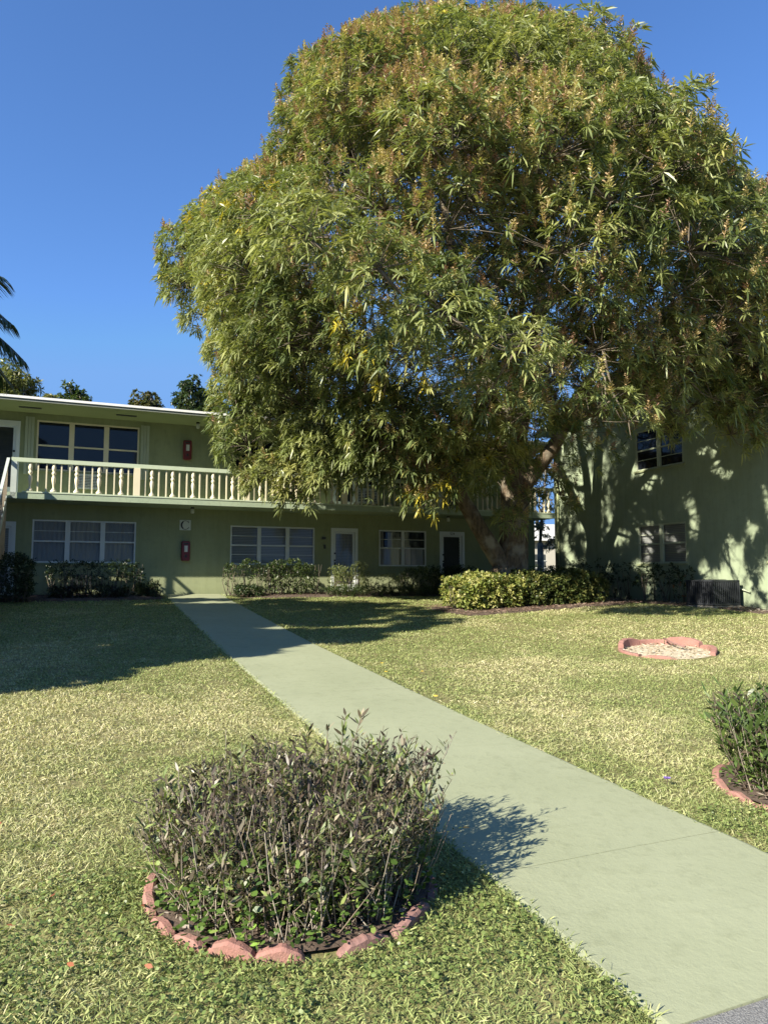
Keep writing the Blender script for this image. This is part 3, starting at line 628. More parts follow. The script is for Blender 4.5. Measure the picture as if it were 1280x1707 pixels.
q = MB(RW); q.tube([(T_A+.28, .05, .95), (T_A+.28, .05, EV)], .04, 8); q.build('downpipe', 'stucco', rootR, smooth=True)
q = MB(RW); q.tube([(9.35, .05, 1.25), (9.0, .05, 1.35), (8.75, .05, 1.32)], .02, 6); q.build('pipe', 'pale', rootR, smooth=True)

# condenser
r = empty('air_conditioner_condenser', tuple(W3(12.35, 8.75, .0)), ANG); tag(r, 'dark grey slatted condenser unit on the ground against the right building wall', 'air conditioner')
b_ = MB(); b_.box(-.46, .46, -.46, .46, -.03, .05); b_.build('pad', 'concrete', r, bevel=.01)
b_ = MB(); b_.box(-.40, .40, -.40, .40, .12, .62); b_.build('core', 'black', r)
b_ = MB()
for sgn in (-1, 1):
    for i in range(14):
        p_ = -.42+.84*i/13
        b_.box(p_-.012, p_+.012, sgn*.425-.024, sgn*.425+.02, .11, .64); b_.box(sgn*.425-.024, sgn*.425+.02, p_-.012, p_+.012, .112, .638)
b_.build('louvers', 'acmetal', r)
b_ = MB(); b_.box(-.45, .45, -.45, .45, .641, .69); b_.build('lid', 'acmetal', r, bevel=.012)
b_ = MB(); b_.box(-.45, .45, -.45, .45, .065, .109); b_.build('base', 'acmetal', r, bevel=.006)
b_ = MB()
for rr in (.08, .16, .24, .32): b_.tube([(rr*math.cos(k*.2617), rr*math.sin(k*.2617), .70) for k in range(25)], .006, 5)
b_.build('fan_guard', 'black', r)

# ------------------------------------------------------------------ mango tree
def mango():
    rng = np.random.RandomState(21); R_ = random.Random(5)
    base = Vector((3.62, 20.3, float(zg(3.62, 20.3))))
    root = empty('mango_tree', base); tag(root, 'huge flowering mango tree with drooping narrow leaves beside the path', 'tree')
    Y = 20.3
    def pix(px, py, y=Y): return Vector(((px-640)/1190*y, y, EYE+(960.5-py)/1190*y*1.0))
    O = Vector(base)
    tb = MB()
    limbs = []
    def limb(pts, r0, r1, n=12, jit=.06):
        pts = [Vector(p) for p in pts]; # catmull resample
        out = []
        for i in range(len(pts)-1):
            p0_, p1, p2, p3 = pts[max(i-1, 0)], pts[i], pts[i+1], pts[min(i+2, len(pts)-1)]
            for k in range(6):
                t = k/6.; out.append(.5*((2*p1)+(p2-p0_)*t+(2*p0_-5*p1+4*p2-p3)*t*t+(3*p1-p0_-3*p2+p3)*t**3))
        out.append(pts[-1]); m = len(out); rr = [r0+(r1-r0)*(i/(m-1))**.8 for i in range(m)]
        limbs.append((out, rr)); tb.tube([p-O for p in out], rr, n, jit, R_); return out
    X0 = 3.62
    # flared trunk
    tr_pts = [Vector((X0+.05, Y, .75)), Vector((X0+.02, Y, 1.2)), Vector((X0, Y, 1.7)), Vector((X0+.03, Y, 2.3)), Vector((X0+.08, Y, 3.0)), Vector((X0+.10, Y+.05, 3.8)), Vector((X0+.12, Y+.1, 4.6)), Vector((X0+.15, Y+.1, 5.6))]
    limbs.append((tr_pts, [.7, .58, .47, .42, .39, .38, .36, .30])); tb.tube([p-O for p in tr_pts], [.72, .60, .48, .42, .39, .38, .36, .30], 18, .07, R_)
    limb([(X0-.15, Y-.1, 1.75), (X0-.55, Y-.25, 2.35), (X0-1.0, Y-.4, 3.05), (X0-1.6, Y-.6, 4.1), (X0-2.3, Y-.8, 5.3), (X0-3.4, Y-1.2, 6.6), (X0-4.8, Y-1.6, 7.9), (X0-6.4, Y-1.2, 9.2)], .30, .09)
    limb([(X0+.1, Y, 3.9), (X0+.65, Y-.1, 4.6), (X0+1.3, Y-.3, 5.5), (X0+1.75, Y-.3, 6.5), (X0+2.6, Y-.6, 7.6), (X0+4.2, Y-.9, 9.0), (X0+6., Y-1, 10.4)], .27, .08)
    limb([(X0+.1, Y, 5.0), (X0-.5, Y-.3, 6.4), (X0-.9, Y-.6, 8.2), (X0-1.6, Y-.8, 10.5), (X0-2., Y-.8, 13.), (X0-1.8, Y-.4, 15.5)], .28, .07)
    limb([(X0+.15, Y, 5.3), (X0+.6, Y+.2, 7.2), (X0+.9, Y, 9.5), (X0+1.2, Y-.2, 12.), (X0+.8, Y, 15.), (X0+.4, Y, 17.3)], .28, .06)
    limb([(X0+1.5, Y-.3, 5.9), (X0+2.6, Y-1.3, 6.4), (X0+4.2, Y-2.4, 6.9), (X0+5.6, Y-3.2, 7.6)], .17, .06)
    limb([(X0+1.7, Y-.3, 6.3), (X0+3.4, Y+.2, 6.5), (X0+5.4, Y-.6, 7.2), (X0+7., Y-1.2, 8.2)], .16, .05)
    limb([(X0+.0, Y-.1, 4.8), (X0-.2, Y-1.2, 6.0), (X0-.3, Y-2.8, 7.6), (X0-.2, Y-4.4, 9.2)], .2, .06)
    limb([(X0+.9, Y, 9.3), (X0+2.8, Y-1.4, 11.), (X0+4.5, Y-2.2, 12.6)], .14, .05)
    limb([(X0-.95, Y-.6, 8.0), (X0-3., Y-2., 9.6), (X0-4.8, Y-2.6, 11.4)], .14, .05)
    limb([(X0+.2, Y+.1, 5.4), (X0-.2, Y+2.2, 8.), (X0, Y+4.4, 10.4)], .2, .06)
    limb([(X0-2.6, Y-.9, 5.7), (X0-4., Y-1.9, 5.9), (X0-5.6, Y-2., 6.)], .12, .05)
    # knot on trunk
    kn = [Vector((X0-.42, Y-.28, 1.95)), Vector((X0-.47, Y-.33, 1.8)), Vector((X0-.45, Y-.33, 1.62))]
    tb.tube([p-O for p in kn], [.10, .19, .12], 10, .1, R_)
    nodes = [p for L_, rr in limbs for p in L_]; nrr = [q for L_, rr in limbs for q in rr]; nodes_np = np.array([tuple(p) for p in nodes])
    tb.build('trunk', 'bark', root, smooth=True)
    # crown lobes on the shell of an uneven envelope
    zt = [4.4, 5.2, 7, 9, 10.5, 12, 13.3, 14.4, 16, 17.3, 18.3, 19.0]
    RL = [6.2, 7.0, 7.8, 8.5, 9.1, 8.5, 6.7, 5.9, 5.5, 4.9, 3.2, 1.2]
    RR = [6.0, 8.0, 9.2, 9.6, 9.1, 7.9, 6.5, 5.1, 3.7, 2.7, 1.8, .8]
    RF = [2.8, 4.8, 8.2, 9.4, 8.8, 7.5, 6.2, 5.0, 3.6, 2.6, 1.6, .7]
    axx = 3.3
    def env(z, az):
        c, s_ = np.cos(az), np.sin(az); rx = np.where(c > 0, np.interp(z, zt, RR), np.interp(z, zt, RL)); ry = np.where(s_ < 0, np.interp(z, zt, RF), np.interp(z, zt, RF)*.8)
        return 1/np.sqrt((c/rx)**2+(s_/ry)**2)
    out_ = [(840, -.235, .3), (780, -.235, .6), (650, -.235, .6), (560, -.255, .6), (500, -.30, .6), (465, -.318, .6), (400, -.31, .6), (340, -.295, .6), (290, -.205, .56), (250, -.155, .515), (210, -.168, .485), (150, -.158, .42), (90, -.145, .39), (50, -.125, .335), (0, -.03, .25), (-30, .05, .2)]
    OQ = [(960.5-a)/1190 for a, b, c in out_]; OL = [b for a, b, c in out_]; OR = [c for a, b, c in out_]
    B_ = []; tries = 0
    while len(B_) < 300 and tries < 90000:
        tries += 1
        z = rng.uniform(4.6, 18.9); az = rng.uniform(0, 2*np.pi); 
        if math.sin(az) > .3 and rng.rand() < .25: continue
        e = float(env(z, az))*min(1.03, 1+.34*(float(vnoise(np.array([az*1.9+20]), np.array([z*.55+11]), 1., 23)[0])-.45)); r = rng.uniform(.8, 1.75)*(.8 if z > 16 else 1)
        rad_ = max(e-r*.75, .2)*rng.uniform(.86, 1.02)
        p = np.array([axx+rad_*math.cos(az), Y+rad_*math.sin(az), z])
        # keep the outline of the crown: upright spread allowed at each height as a bearing from the lawn
        qx, qy, qr = p[0]/p[1], (p[2]-EYE)/p[1], (r+.15)/p[1]
        if qx-qr < np.interp(qy, OQ, OL) or qx+qr > np.interp(qy, OQ, OR) or qy+qr*.9 > .85: continue
        if qx > .30 and qy-qr*.8 < .185: continue
        s, t = ST(p[0], p[1])
        if s > 12.2-r*.4 and z < 9.3: continue
        if t < 2.1+r*.5 and z < 7.6 and s < 13: continue
        if p[1] < 20.6 and rng.rand() < .92 and float(vnoise(np.array([az*3.0+z*.12+7]), np.array([z*.62+3]), 1., 17)[0]) < (.42 if z > 10.5 else .49): continue
        if z < 6.0 and abs(p[0]-X0-.4) < 1.7 and p[1] > Y-3.2 and p[1] < Y+2: continue
        if any(np.linalg.norm(p-q[0]) < (.50 if p[1] < 22 else .62)*(r+q[1]) for q in B_): continue
        B_.append((p, r))
    for q in ((4.6, 12.7, 8.0, 1.1), (2.9, 12.0, 9.0, 1.2), (5.8, 13.7, 7.2, 1.0), (6.7, 14.7, 6.7, .9), (3.9, 13.2, 6.9, .9), (1.6, 12.4, 8.2, 1.0), (5.6, 13.0, 8.9, 1.1), (7.4, 14.4, 8.2, 1.1), (4.2, 14.2, 6.2, .8), (3.5, 14.6, 5.7, .8), (2.2, 13.2, 6.2, .8), (4.9, 15.9, 5.3, .6), (1.2, 12.4, 6.8, .8), (5.4, 15.4, 6.2, .8), (2.9, 14.4, 5.0, .6), (1.0, 11.3, 5.9, .8), (2.2, 11.7, 5.4, .7), (-.1, 10.9, 6.5, .8), (3.2, 12.5, 5.2, .7), (4.2, 13.3, 4.9, .6), (-1.2, 10.9, 7.0, .9), (5.0, 14.4, 4.8, .6), (.4, 12.0, 5.5, .7), (1.9, 12.6, 4.9, .6), (7.6, 15.4, 6.6, .8), (8.2, 16.0, 7.4, 1.), (4.8, 12.4, 9.6, 1.2), (1.2, 11.9, 9.4, 1.1), (8.6, 16.6, 8.6, 1.1), (9.0, 17.0, 7.0, .8)): B_.append((np.array(q[:3]), q[3]))
    for (px, py) in ((505, 75), (485, 120), (478, 170), (470, 220), (452, 272), (425, 305), (372, 335), (322, 370), (305, 425), (300, 465), (335, 515), (370, 575), (1050, 70), (1085, 115), (1105, 165), (1150, 205), (1190, 240), (1235, 290), (1275, 320), (560, 48), (620, 15), (690, -15), (760, -25), (840, -25), (900, -15), (955, 12), (660, 30), (720, 15), (870, 20), (800, 20), (940, 45), (1010, 48), (530, 95), (545, 150), (520, 210), (1040, 120)): B_.append((np.array(pix(px, py, rng.uniform(19., 20.6))), rng.uniform(.5, .8)))
    for (px, py, yy, r) in ((880, 430, 14.6, 1.), (960, 375, 15., 1.1), (1010, 470, 14.8, 1.), (905, 520, 14.4, .9), (1065, 550, 15.2, .9), (820, 465, 14.2, 1.), (985, 560, 14.8, .8), (1100, 470, 15.4, 1.), (1150, 395, 16., 1.1), (765, 540, 14., .9), (930, 300, 15.4, 1.), (840, 350, 14.8, 1.1), (1050, 380, 15.6, 1.), (1200, 480, 16., 1.), (850, 600, 14.6, .8), (1130, 590, 16., .8)): B_.append((np.array(pix(px, py, yy)), r))
    # hanging skirts seen in front of the balcony
    for (px, py, yy, r) in ((410, 740, 18.9, .9), (400, 690, 19., .9), (450, 790, 19., .85), (500, 800, 18.8, .75), (560, 760, 18.6, .9), (620, 745, 18.4, .9), (690, 780, 18., .9), (720, 830, 18., .7), (735, 800, 18., .8), (852, 868, 19.2, .5), (815, 790, 18.8, .7), (885, 835, 19.3, .4), (830, 750, 18.6, .9), (780, 780, 18.2, .8), (860, 780, 19, .7), (650, 760, 18.2, .9), (600, 790, 18.5, .6), (540, 800, 18.6, .6), (430, 800, 18.9, .5), (700, 740, 17.5, .9), (780, 720, 17.5, .9), (640, 700, 17., 1.1), (860, 700, 17.2, .9), (1110, 712, 18.2, .6), (1225, 722, 17., .75), (1165, 672, 17.6, .9), (1060, 645, 18., .8), (930, 800, 20.2, .35), (945, 840, 20., .3), (385, 640, 19., .7), (370, 580, 18.6, .6), (475, 835, 18.8, .32), (510, 838, 18.8, .3), (300, 400, 19.5, .9), (290, 460, 19.5, .65), (1270, 620, 16.5, 1.), (1240, 660, 16.8, .9), (500, 60, 19, .0)):
        if r > 0: B_.append((np.array(pix(px, py, yy)), r))
    ch = []; tw = MB(); PAL = [((.155, .195, .072), 3), ((.225, .260, .100), 4), ((.30, .32, .125), 3), ((.095, .13, .048), 2), ((.37, .34, .11), .35)]
    allP = []; allA = []; allC = []
    for i, (p, r) in enumerate(B_):
        n = int((188 if p[1] < 20.6 else 95)*(r/1.2)**2*(.6 if (p[1] < 16.2 and p[2] < 9.7 and p[0] > .8) else 1))+14
        d = sphere_dirs(int(n*1.75), rng); out = nrm(np.array([[p[0]-axx, p[1]-Y, (p[2]-8)*.6+2.5]]))
        w = (d@out[0])*.8+d[:, 2]*.85; d = d[np.argsort(-w+rng.normal(size=len(w))*.35)][:n] if p[1] < 20.6 else d[:n]
        rr = r*(rng.uniform(.80, 1.05, (n, 1))*(1+.22*(vnoise(d[:, 0]*2.2+i, d[:, 1]*2.2+d[:, 2]*1.7, 1., 31)[:, None]-.5))); P = p+d*rr*np.array([1, 1, .78])
        tint = pick(PAL, 1, rng)[0]; C = pick(PAL, n, rng)*.55+tint*.45
        if rng.rand() < .04 or (p[0] < -1.0 and 8.5 < p[2] < 12.5 and rng.rand() < .45): yy = rng.rand(n) < .3; C[yy] = np.array([.46, .39, .05])*rng.uniform(.75, 1.1, (yy.sum(), 1))
        A = d*.8+np.array([0, 0, .55])+out*.3
        allP.append(P); allA.append(A); allC.append(C)
        # branch to the nearest limb node lying lower
        dd = np.linalg.norm(nodes_np-p, axis=1)+np.where(nodes_np[:, 2] > p[2]-.2, 3, 0); j = int(np.argmin(dd)); a = nodes[j]; q = Vector(p); L_ = (q-a).length
        if p[2] < 6.6:      # hanging skirts grow down from the lobe above them
            db = [np.linalg.norm(b2[0]-p)+(0 if b2[0][2] > p[2]+.3 else 9) for b2 in B_]; k2 = int(np.argmin(db))
            if db[k2] < L_: a = Vector(B_[k2][0]); L_ = (q-a).length
        mid = (a+q)/2+Vector((R_.uniform(-.1, .1), R_.uniform(-.1, .1), -.1+R_.uniform(-.1, .1)))*L_
        pts = [a.lerp(mid, k/3) if k < 3 else mid.lerp(q, (k-3)/3) for k in range(7)]; pts = [(x-O) for x in pts]
        r0 = min(nrr[j]*.45, .02+.009*L_); tw.tube(pts, [r0*(1-.75*k/6) for k in range(7)], 6)
        for k in range(0, n, 7):
            e_ = Vector(P[k]); m_ = q.lerp(e_, .5)+Vector((R_.uniform(-.08, .08),)*3); tw.tube([q-O, m_-O, e_-O], [.012, .008, .004], 4)
    # loose inner foliage
    n = 2600; az = rng.uniform(0, 3.14, n); z = rng.uniform(7.5, 17.8, n); e = env(z, az)*rng.uniform(.25, .85, n); P = np.stack([axx+e*np.cos(az), Y+e*np.sin(az), z], 1)
    s, t = ST(P[:, 0], P[:, 1]); ok = ~((s > 12.3) & (z < 9)) & ~((t < 2.2) & (z < 7.4)); P = P[ok]
    allP.append(P); allA.append(rng.normal(size=P.shape)*.5+np.array([0, 0, .6])); allC.append(pick(PAL, len(P), rng)*.9)
    P = np.concatenate(allP); A = np.concatenate(allA); C = np.concatenate(allC)
    s, t = ST(P[:, 0], P[:, 1]); ok = ~((s > 12.65) & (P[:, 2] < 9.0)) & ~((t < 1.75) & (P[:, 2] < 6.9)); P, A, C = P[ok], A[ok], C[ok]
    # openings in the canopy that let sun shafts through to the gable wall
    s, t = ST(P[:, 0], P[:, 1]); ls, lt = ST(P0[0]+SUN_DIR.x, P0[1]+SUN_DIR.y); k_ = (13.0-s)/float(ls); tw_ = t+k_*float(lt); zw = P[:, 2]+k_*SUN_DIR.z
    g_ = vnoise(tw_+3, zw*1.0+tw_*.35+5, 1.7, 41)*.6+vnoise(tw_+3, zw+2, 3.4, 42)*.4
    open_ = (tw_ > 1.) & (tw_ < 12) & (zw > .9) & (zw < 5.2) & (g_ > .595-.02*np.clip((tw_-6)/3, 0, 1)); P, A, C = P[~open_], A[~open_], C[~open_]
    sz_ = rng.rand(len(P)); big_ = sz_ > .55
    ch.append(rosettes(P[big_]-np.array(O), A[big_], 13, (.17, .29), .155, (.6, 1.6), (.15, .65), C[big_], rng, cvar=.2))
    ch.append(rosettes(P[~big_]-np.array(O), A[~big_], 11, (.10, .21), .18, (.5, 1.6), (.05, .55), C[~big_], rng, cvar=.2))
    # flower panicles
    fz = vnoise(P[:, 0]+P[:, 1]*.3, P[:, 2], .5, 9); m = (rng.rand(len(P)) < np.clip((fz-.30)*1.8, .05, .8)) & (A[:, 2] > .1); Pp = P[m]; n = len(Pp); print('panicles', n)
    ax = nrm(nrm(A[m])*.5+np.array([0, 0, 1.])+rng.normal(size=(n, 3))*.15); H = rng.uniform(.20, .38, (n, 1))
    pc = pick([((.38, .27, .15), 3), ((.47, .38, .18), 3), ((.32, .19, .13), 2), ((.48, .42, .19), 2)], n, rng)
    nb = 22; u_ = np.tile(np.linspace(.08, .97, nb), n)[:, None]; ph = (np.tile(np.arange(nb)*2.4, n)+np.repeat(rng.uniform(0, 6, n), nb))[:, None]
    axr = np.repeat(ax, nb, 0); e1 = nrm(np.cross(axr, np.array([.2, .9, .1]))); e2 = np.cross(axr, e1)
    Bp = np.repeat(Pp-np.array(O), nb, 0)+axr*u_*np.repeat(H, nb, 0); D = (e1*np.cos(ph)+e2*np.sin(ph))+axr*.45
    LL = (.11*(1-u_)+.02).ravel()*rng.uniform(.7, 1.2, n*nb)
    ch.append(leaves(Bp, D, LL, .026, -.1, np.repeat(pc, nb, 0)*(1+rng.uniform(-.2, .2, (n*nb, 1))), rng, prof=(.3, .8, .8, 1.), k=1))
    ch.append(leaves(Pp-np.array(O), ax, H.ravel(), .016, 0, pc*.8, rng, prof=(.2, .8, 1, .6), k=1))
    npmesh('crown', ch, ['leaf', 'dull'], parent=root)
    tw.build('branches', 'twig', root, smooth=True)
mango()

# ------------------------------------------------------------------ other trees
GREENS = [((.05, .085, .022), 3), ((.08, .12, .03), 3), ((.11, .14, .035), 1.5), ((.035, .06, .02), 2)]
def tree(name, label, x, y, lobes, trunk_r, nper, L, wd, pal, seed, nl=9, cat='tree', group=None, th=(.5, 1.6), droop=(.1, .5), bark='bark2'):
    rng = np.random.RandomState(seed); R_ = random.Random(seed); b_ = Vector((x, y, float(zg(x, y))))
    root = empty(name, b_); tag(root, label, cat, group); O = np.array(b_)
    top = max(l[2] for l in lobes); cx = sum(l[0] for l in lobes)/len(lobes); cy = sum(l[1] for l in lobes)/len(lobes)
    tb = MB(); fork = Vector((cx*.35+x*.65-x, cy*.35+y*.65-y, (top-b_.z)*.38)); tb.tube([(0, 0, -.1), fork*.5+Vector((.06, 0, 0)), fork], [trunk_r*1.25, trunk_r, trunk_r*.85], 10, .06, R_)
    ch = []
    for (lx, ly, lz, lr) in lobes:
        c = Vector((lx, ly, lz))-b_; tb.tube([fork, fork.lerp(c, .5)+Vector((0, 0, -.2)), c], [trunk_r*.5, trunk_r*.3, .04], 7, .05, R_)
        sub = max(5, int(lr*lr*7)); sd = sphere_dirs(sub, rng)
        for q in sd:
            sc = np.array([lx, ly, lz])+q*lr*rng.uniform(.35, .85); sr = lr*rng.uniform(.25, .42); n = int(nper*(sr/.5)**2)+6
            d = sphere_dirs(n, rng); P = sc+d*sr*rng.uniform(.6, 1.1, (n, 1)); C = pick(pal, n, rng)*.6+pick(pal, 1, rng)[0]*.4
            ch.append(rosettes(P-O, d+np.array([0, 0, .4])+q*.3, nl, L, wd, th, droop, C, rng))
            tb.tube([c, c.lerp(Vector(sc)-b_, .6), Vector(sc)-b_], [.05, .03, .015], 4)
    npmesh('crown', ch, ['leaf'], parent=root); tb.build('trunk', bark, root, smooth=True)
def at(px, py, y): return ((px-640)/1190*y, y, EYE+(960.5-py)/1190*y)
def lob(px, py, y, r): return (*at(px, py, y), r)
G = 'trees beyond the left roof'
tree('broadleaf_tree', 'yellow-green long-leaved tree top above the far left end of the roof', *at(0, 0, 36)[:2], [lob(-20, 632, 36, 1.6), lob(28, 648, 36, 1.3), lob(70, 662, 36, .6), lob(60, 668, 36, .9), lob(-5, 670, 36, 1.8)], .3, 16, (.22, .38), .22, [((.16, .17, .05), 3), ((.11, .14, .04), 3), ((.20, .20, .08), 1.5)], 31, group=G)
tree('broadleaf_tree', 'small dark rounded tree top poking over the roof left of the gap of sky', *at(105, 0, 40)[:2], [lob(112, 655, 40, 1.0), lob(92, 664, 40, .9), lob(130, 668, 40, .9), lob(100, 705, 40, 1.5), lob(135, 678, 40, .6)], .25, 20, (.14, .24), .5, GREENS, 32, group=G)
tree('broadleaf_tree', 'brownish green tree top over the roof just left of the dark round tree', *at(235, 0, 42)[:2], [lob(246, 656, 42, .9), lob(222, 666, 42, .9), lob(255, 676, 42, 1.0), lob(235, 712, 42, 1.6), lob(212, 676, 42, .5)], .25, 20, (.14, .24), .5, [((.09, .10, .035), 3), ((.13, .12, .05), 2), ((.05, .07, .025), 2)], 33, group=G)
tree('broadleaf_tree', 'dark blue-green round tree standing highest over the roof next to the mango', *at(318, 0, 38)[:2], [lob(345, 650, 38, .8), lob(310, 650, 38, 1.1), lob(302, 632, 38, .45), lob(325, 672, 38, 1.1), lob(295, 668, 38, .6), lob(345, 668, 38, .8), lob(320, 705, 38, 1.5)], .3, 22, (.14, .24), .5, [((.035, .065, .03), 3), ((.06, .09, .04), 2), ((.09, .12, .05), 1)], 34, group=G)
tree('broadleaf_tree', 'dark tree behind the roof mostly hidden by the left edge of the mango', *at(420, 0, 37)[:2], [lob(405, 650, 37, 1.2), lob(365, 682, 37, .9), lob(440, 660, 37, 1.6), lob(420, 700, 37, 1.8), lob(500, 680, 37, 2.)], .35, 16, (.16, .28), .4, GREENS, 35, group=G)
tree('broadleaf_tree', 'very dark tree rising behind the roof of the gabled building', *at(1300, 0, 27)[:2], [lob(1275, 565, 27, .45), lob(1290, 575, 27, .8), lob(1310, 600, 27, 1.2), lob(1330, 560, 27, 1.)], .3, 26, (.12, .2), .5, [((.03, .05, .02), 3), ((.05, .075, .03), 2)], 36)
# trees standing left of the view whose crowns shade the near lawn
def SH(a, bg, r, b=-3.): return ((a+b)*.7071, (b-a)*.7071, .585*(bg-b)+.6, r)
tree('shade_tree', 'leafy tree left of the frame casting the broad lawn shadow', -12.6, 8.6, [SH(-9.9, .5, 1.6), SH(-10.1, 2.7, 1.35), SH(-9.2, 3.2, .5), SH(-10.9, 5.0, 1.5), SH(-9.7, 6.2, .7), SH(-10.9, 7.6, 1.4), SH(-10.2, 8.9, .6), SH(-11.6, 9.9, 1.1), SH(-12.9, 10.8, 1.2), SH(-13.4, 12.8, 1.1), SH(-15.4, 12.2, .9), SH(-10.9, 11.8, .8), SH(-12.0, 13.6, .8), SH(-14.4, 14.2, .8), SH(-16.3, 13.0, .8), SH(-17.6, 11.6, .8), SH(-10.4, 10.2, .7), SH(-13.6, 2, 1.9), SH(-13.8, 6.4, 2.1), SH(-16, 3, 2.), SH(-16.3, 7.6, 2.), SH(-15.8, 10.2, 1.1), SH(-18.6, 5, 2.), SH(-18.6, 9, 1.3), SH(-11.6, -3, 2.)] or [(-12.3, 8.0, 6.0, 2.3), (-13.6, 8.6, 7.2, 2.3), (-14.6, 10.2, 6.2, 2.4), (-11.6, 6.9, 4.6, 1.9), (-15.0, 8., 4.6, 2.2), (-13., 6.8, 3.4, 2.0), (-15.6, 12., 5.6, 2.0)], .3, 34, (.20, .34), .45, GREENS, 41)
tree('shade_tree', 'rounded tree further left of the frame beside the staircase', -18.5, 11.5, [(-17.2, 10.5, 5.8, 2.4), (-18.8, 12, 6.6, 2.4), (-16.6, 9., 3.8, 2.2), (-19.4, 10, 4.2, 2.4)], .3, 30, (.18, .30), .4, GREENS, 42)
tree('bare_tree', 'pale barked slim tree seen through the gap between the two buildings', *at(896, 0, 34)[:2], [lob(900, 880, 34, .8), lob(915, 905, 34, .5), lob(903, 850, 34, .7), lob(912, 780, 34, .9)], .16, 6, (.12, .2), .4, [((.20, .20, .08), 2), ((.10, .10, .05), 2), ((.28, .22, .17), 2)], 43)

# palm at the left edge
def palm():
    rng = np.random.RandomState(3); R_ = random.Random(3)
    x, y = -8.48, 12.4; b_ = Vector((x, y, float(zg(x, y)))); root = empty('palm_tree', b_); tag(root, 'palm with arching feather fronds reaching in at the left edge', 'palm')
    H = 6.15-b_.z; tb = MB(); tb.tube([(0, 0, 0), (.05, 0, H*.3), (0, .05, H*.7), (0, 0, H)], [.17, .13, .11, .13], 12, .04, R_); tb.build('trunk', 'bark2', root, smooth=True)
    H += .35
    specs = [(-2, 44, 2.35, .80), (-8, 22, 2.15, .95), (6, 6, 2.0, .95), (60, -2, 1.9, .8), (70, 35, 2.1, 1.0)]+[(R_.uniform(50, 310), R_.uniform(5, 65), 2.2, R_.uniform(.8, 1.3)) for _ in range(12)]
    for az, el, Ln, dr in specs:
        az, el = rad(az), rad(el); n = 22; pts = []
        for k in range(n+1):
            u_ = k/n; pts.append(Vector((math.cos(az)*math.cos(el)*Ln*u_, math.sin(az)*math.cos(el)*Ln*u_, H+math.sin(el)*Ln*u_-dr*.62*Ln*u_*u_)))
        fb = MB(); fb.tube(pts, [.028*(1-.85*k/n) for k in range(n+1)], 5); V = np.array([tuple(p) for p in pts])
        ns = 62; us = np.linspace(.16, .99, ns); Pk = np.stack([np.interp(us, np.linspace(0, 1, n+1), V[:, i]) for i in range(3)], 1); tg = nrm(np.gradient(Pk, axis=0)); side = nrm(np.cross(tg, [0, 0, 1.]))
        ch = []
        for sg in (-1, 1):
            D = side*sg*.9+tg*(.55+.5*us[:, None])+np.array([0, 0, -.05])+rng.normal(size=(ns, 3))*.06
            LL = .52*np.sin(np.clip(us*.92+.08, 0, 1)*math.pi)**.6+.12; C = pick([((.04, .07, .02), 2), ((.06, .09, .03), 2)], ns, rng)
            ch.append(leaves(Pk, D, LL, .034, .55, C, rng))
        f = npmesh('frond', ch, ['glossleaf'], parent=root); st = fb.build('midrib', 'twig', f, smooth=True)
palm()

# ------------------------------------------------------------------ shrubs along the walls
def shrub(label, s0, s1, t0, t1, h, seed, pal, n=900, nst=14, L=(.05, .09), wd=.5, low=.35, top=1., airy=0., name='shrub', group='shrubs along the building walls', wave=.06, m='leaf', nl=7, gloss=False):
    rng = np.random.RandomState(seed); cs, ct = (s0+s1)/2, (t0+t1)/2; b_ = W3(cs, ct); root = empty(name, b_); tag(root, label, name.replace('_', ' ') if name != 'shrub' else 'shrub', group); O = np.array(b_)
    # points inside a rounded block, denser near its surface
    q = rng.uniform(-1, 1, (n*3, 3)); rr = (np.abs(q)**4).sum(1)**.25; q = q[(rr < 1.08) & (rng.rand(len(q)) < .25+.75*rr**3)][:n]
    zz = (q[:, 2]+1)/2; keep = rng.rand(len(q)) < np.where(zz < low, .18, 1.); q = q[keep]; zz = zz[keep]
    if airy: cl = vnoise(q[:, 0]*6+seed, zz*5+q[:, 1]*2, 1., seed+1); k_ = (cl > airy); q = q[k_]; zz = zz[k_]
    s = cs+q[:, 0]*(s1-s0)/2*(1+.05*rng.normal(size=len(q))); t = ct+q[:, 1]*(t1-t0)/2; hh = h*(1+wave*np.sin(s*4.3+seed)+wave*.6*np.sin(s*9.1))
    x, y = W2(s, t); P = np.stack([x, y, zst(s, t)+.06+zz*hh], 1); A = np.stack([U[0]*q[:, 0]+N[0]*q[:, 1], U[1]*q[:, 0]+N[1]*q[:, 1], zz*1.2], 1)+rng.normal(size=(len(q), 3))*.35
    C = pick(pal, len(P), rng)
    npmesh('foliage', [rosettes(P-O, A, nl, L, wd, (.5, 1.5), (.0, .35), C, rng)], [m], parent=root)
    tb = MB(); R_ = random.Random(seed)
    for k in range(nst):
        s = s0+(s1-s0)*(k+.5+R_.uniform(-.4, .4))/nst; t = ct+R_.uniform(-.25, .25)*(t1-t0); p = W3(s, t)-b_; hgt = h*R_.uniform(.6, .95)
        for f_ in range(3):
            e = p+Vector((R_.uniform(-.22, .22), R_.uniform(-.15, .15), hgt*R_.uniform(.8, 1.1))); mid = p.lerp(e, .45)+Vector((R_.uniform(-.07, .07), R_.uniform(-.05, .05), 0)); tb.tube([p, mid, e], [.013, .009, .004], 5)
    tb.build('stems', 'twig', root, smooth=True); return root
DK = [((.022, .040, .016), 3), ((.035, .058, .02), 3), ((.055, .08, .03), 1)]
MD = [((.05, .08, .025), 3), ((.08, .11, .035), 2), ((.035, .055, .02), 2)]
LT = [((.14, .17, .06), 3), ((.20, .22, .09), 2), ((.09, .12, .04), 2)]
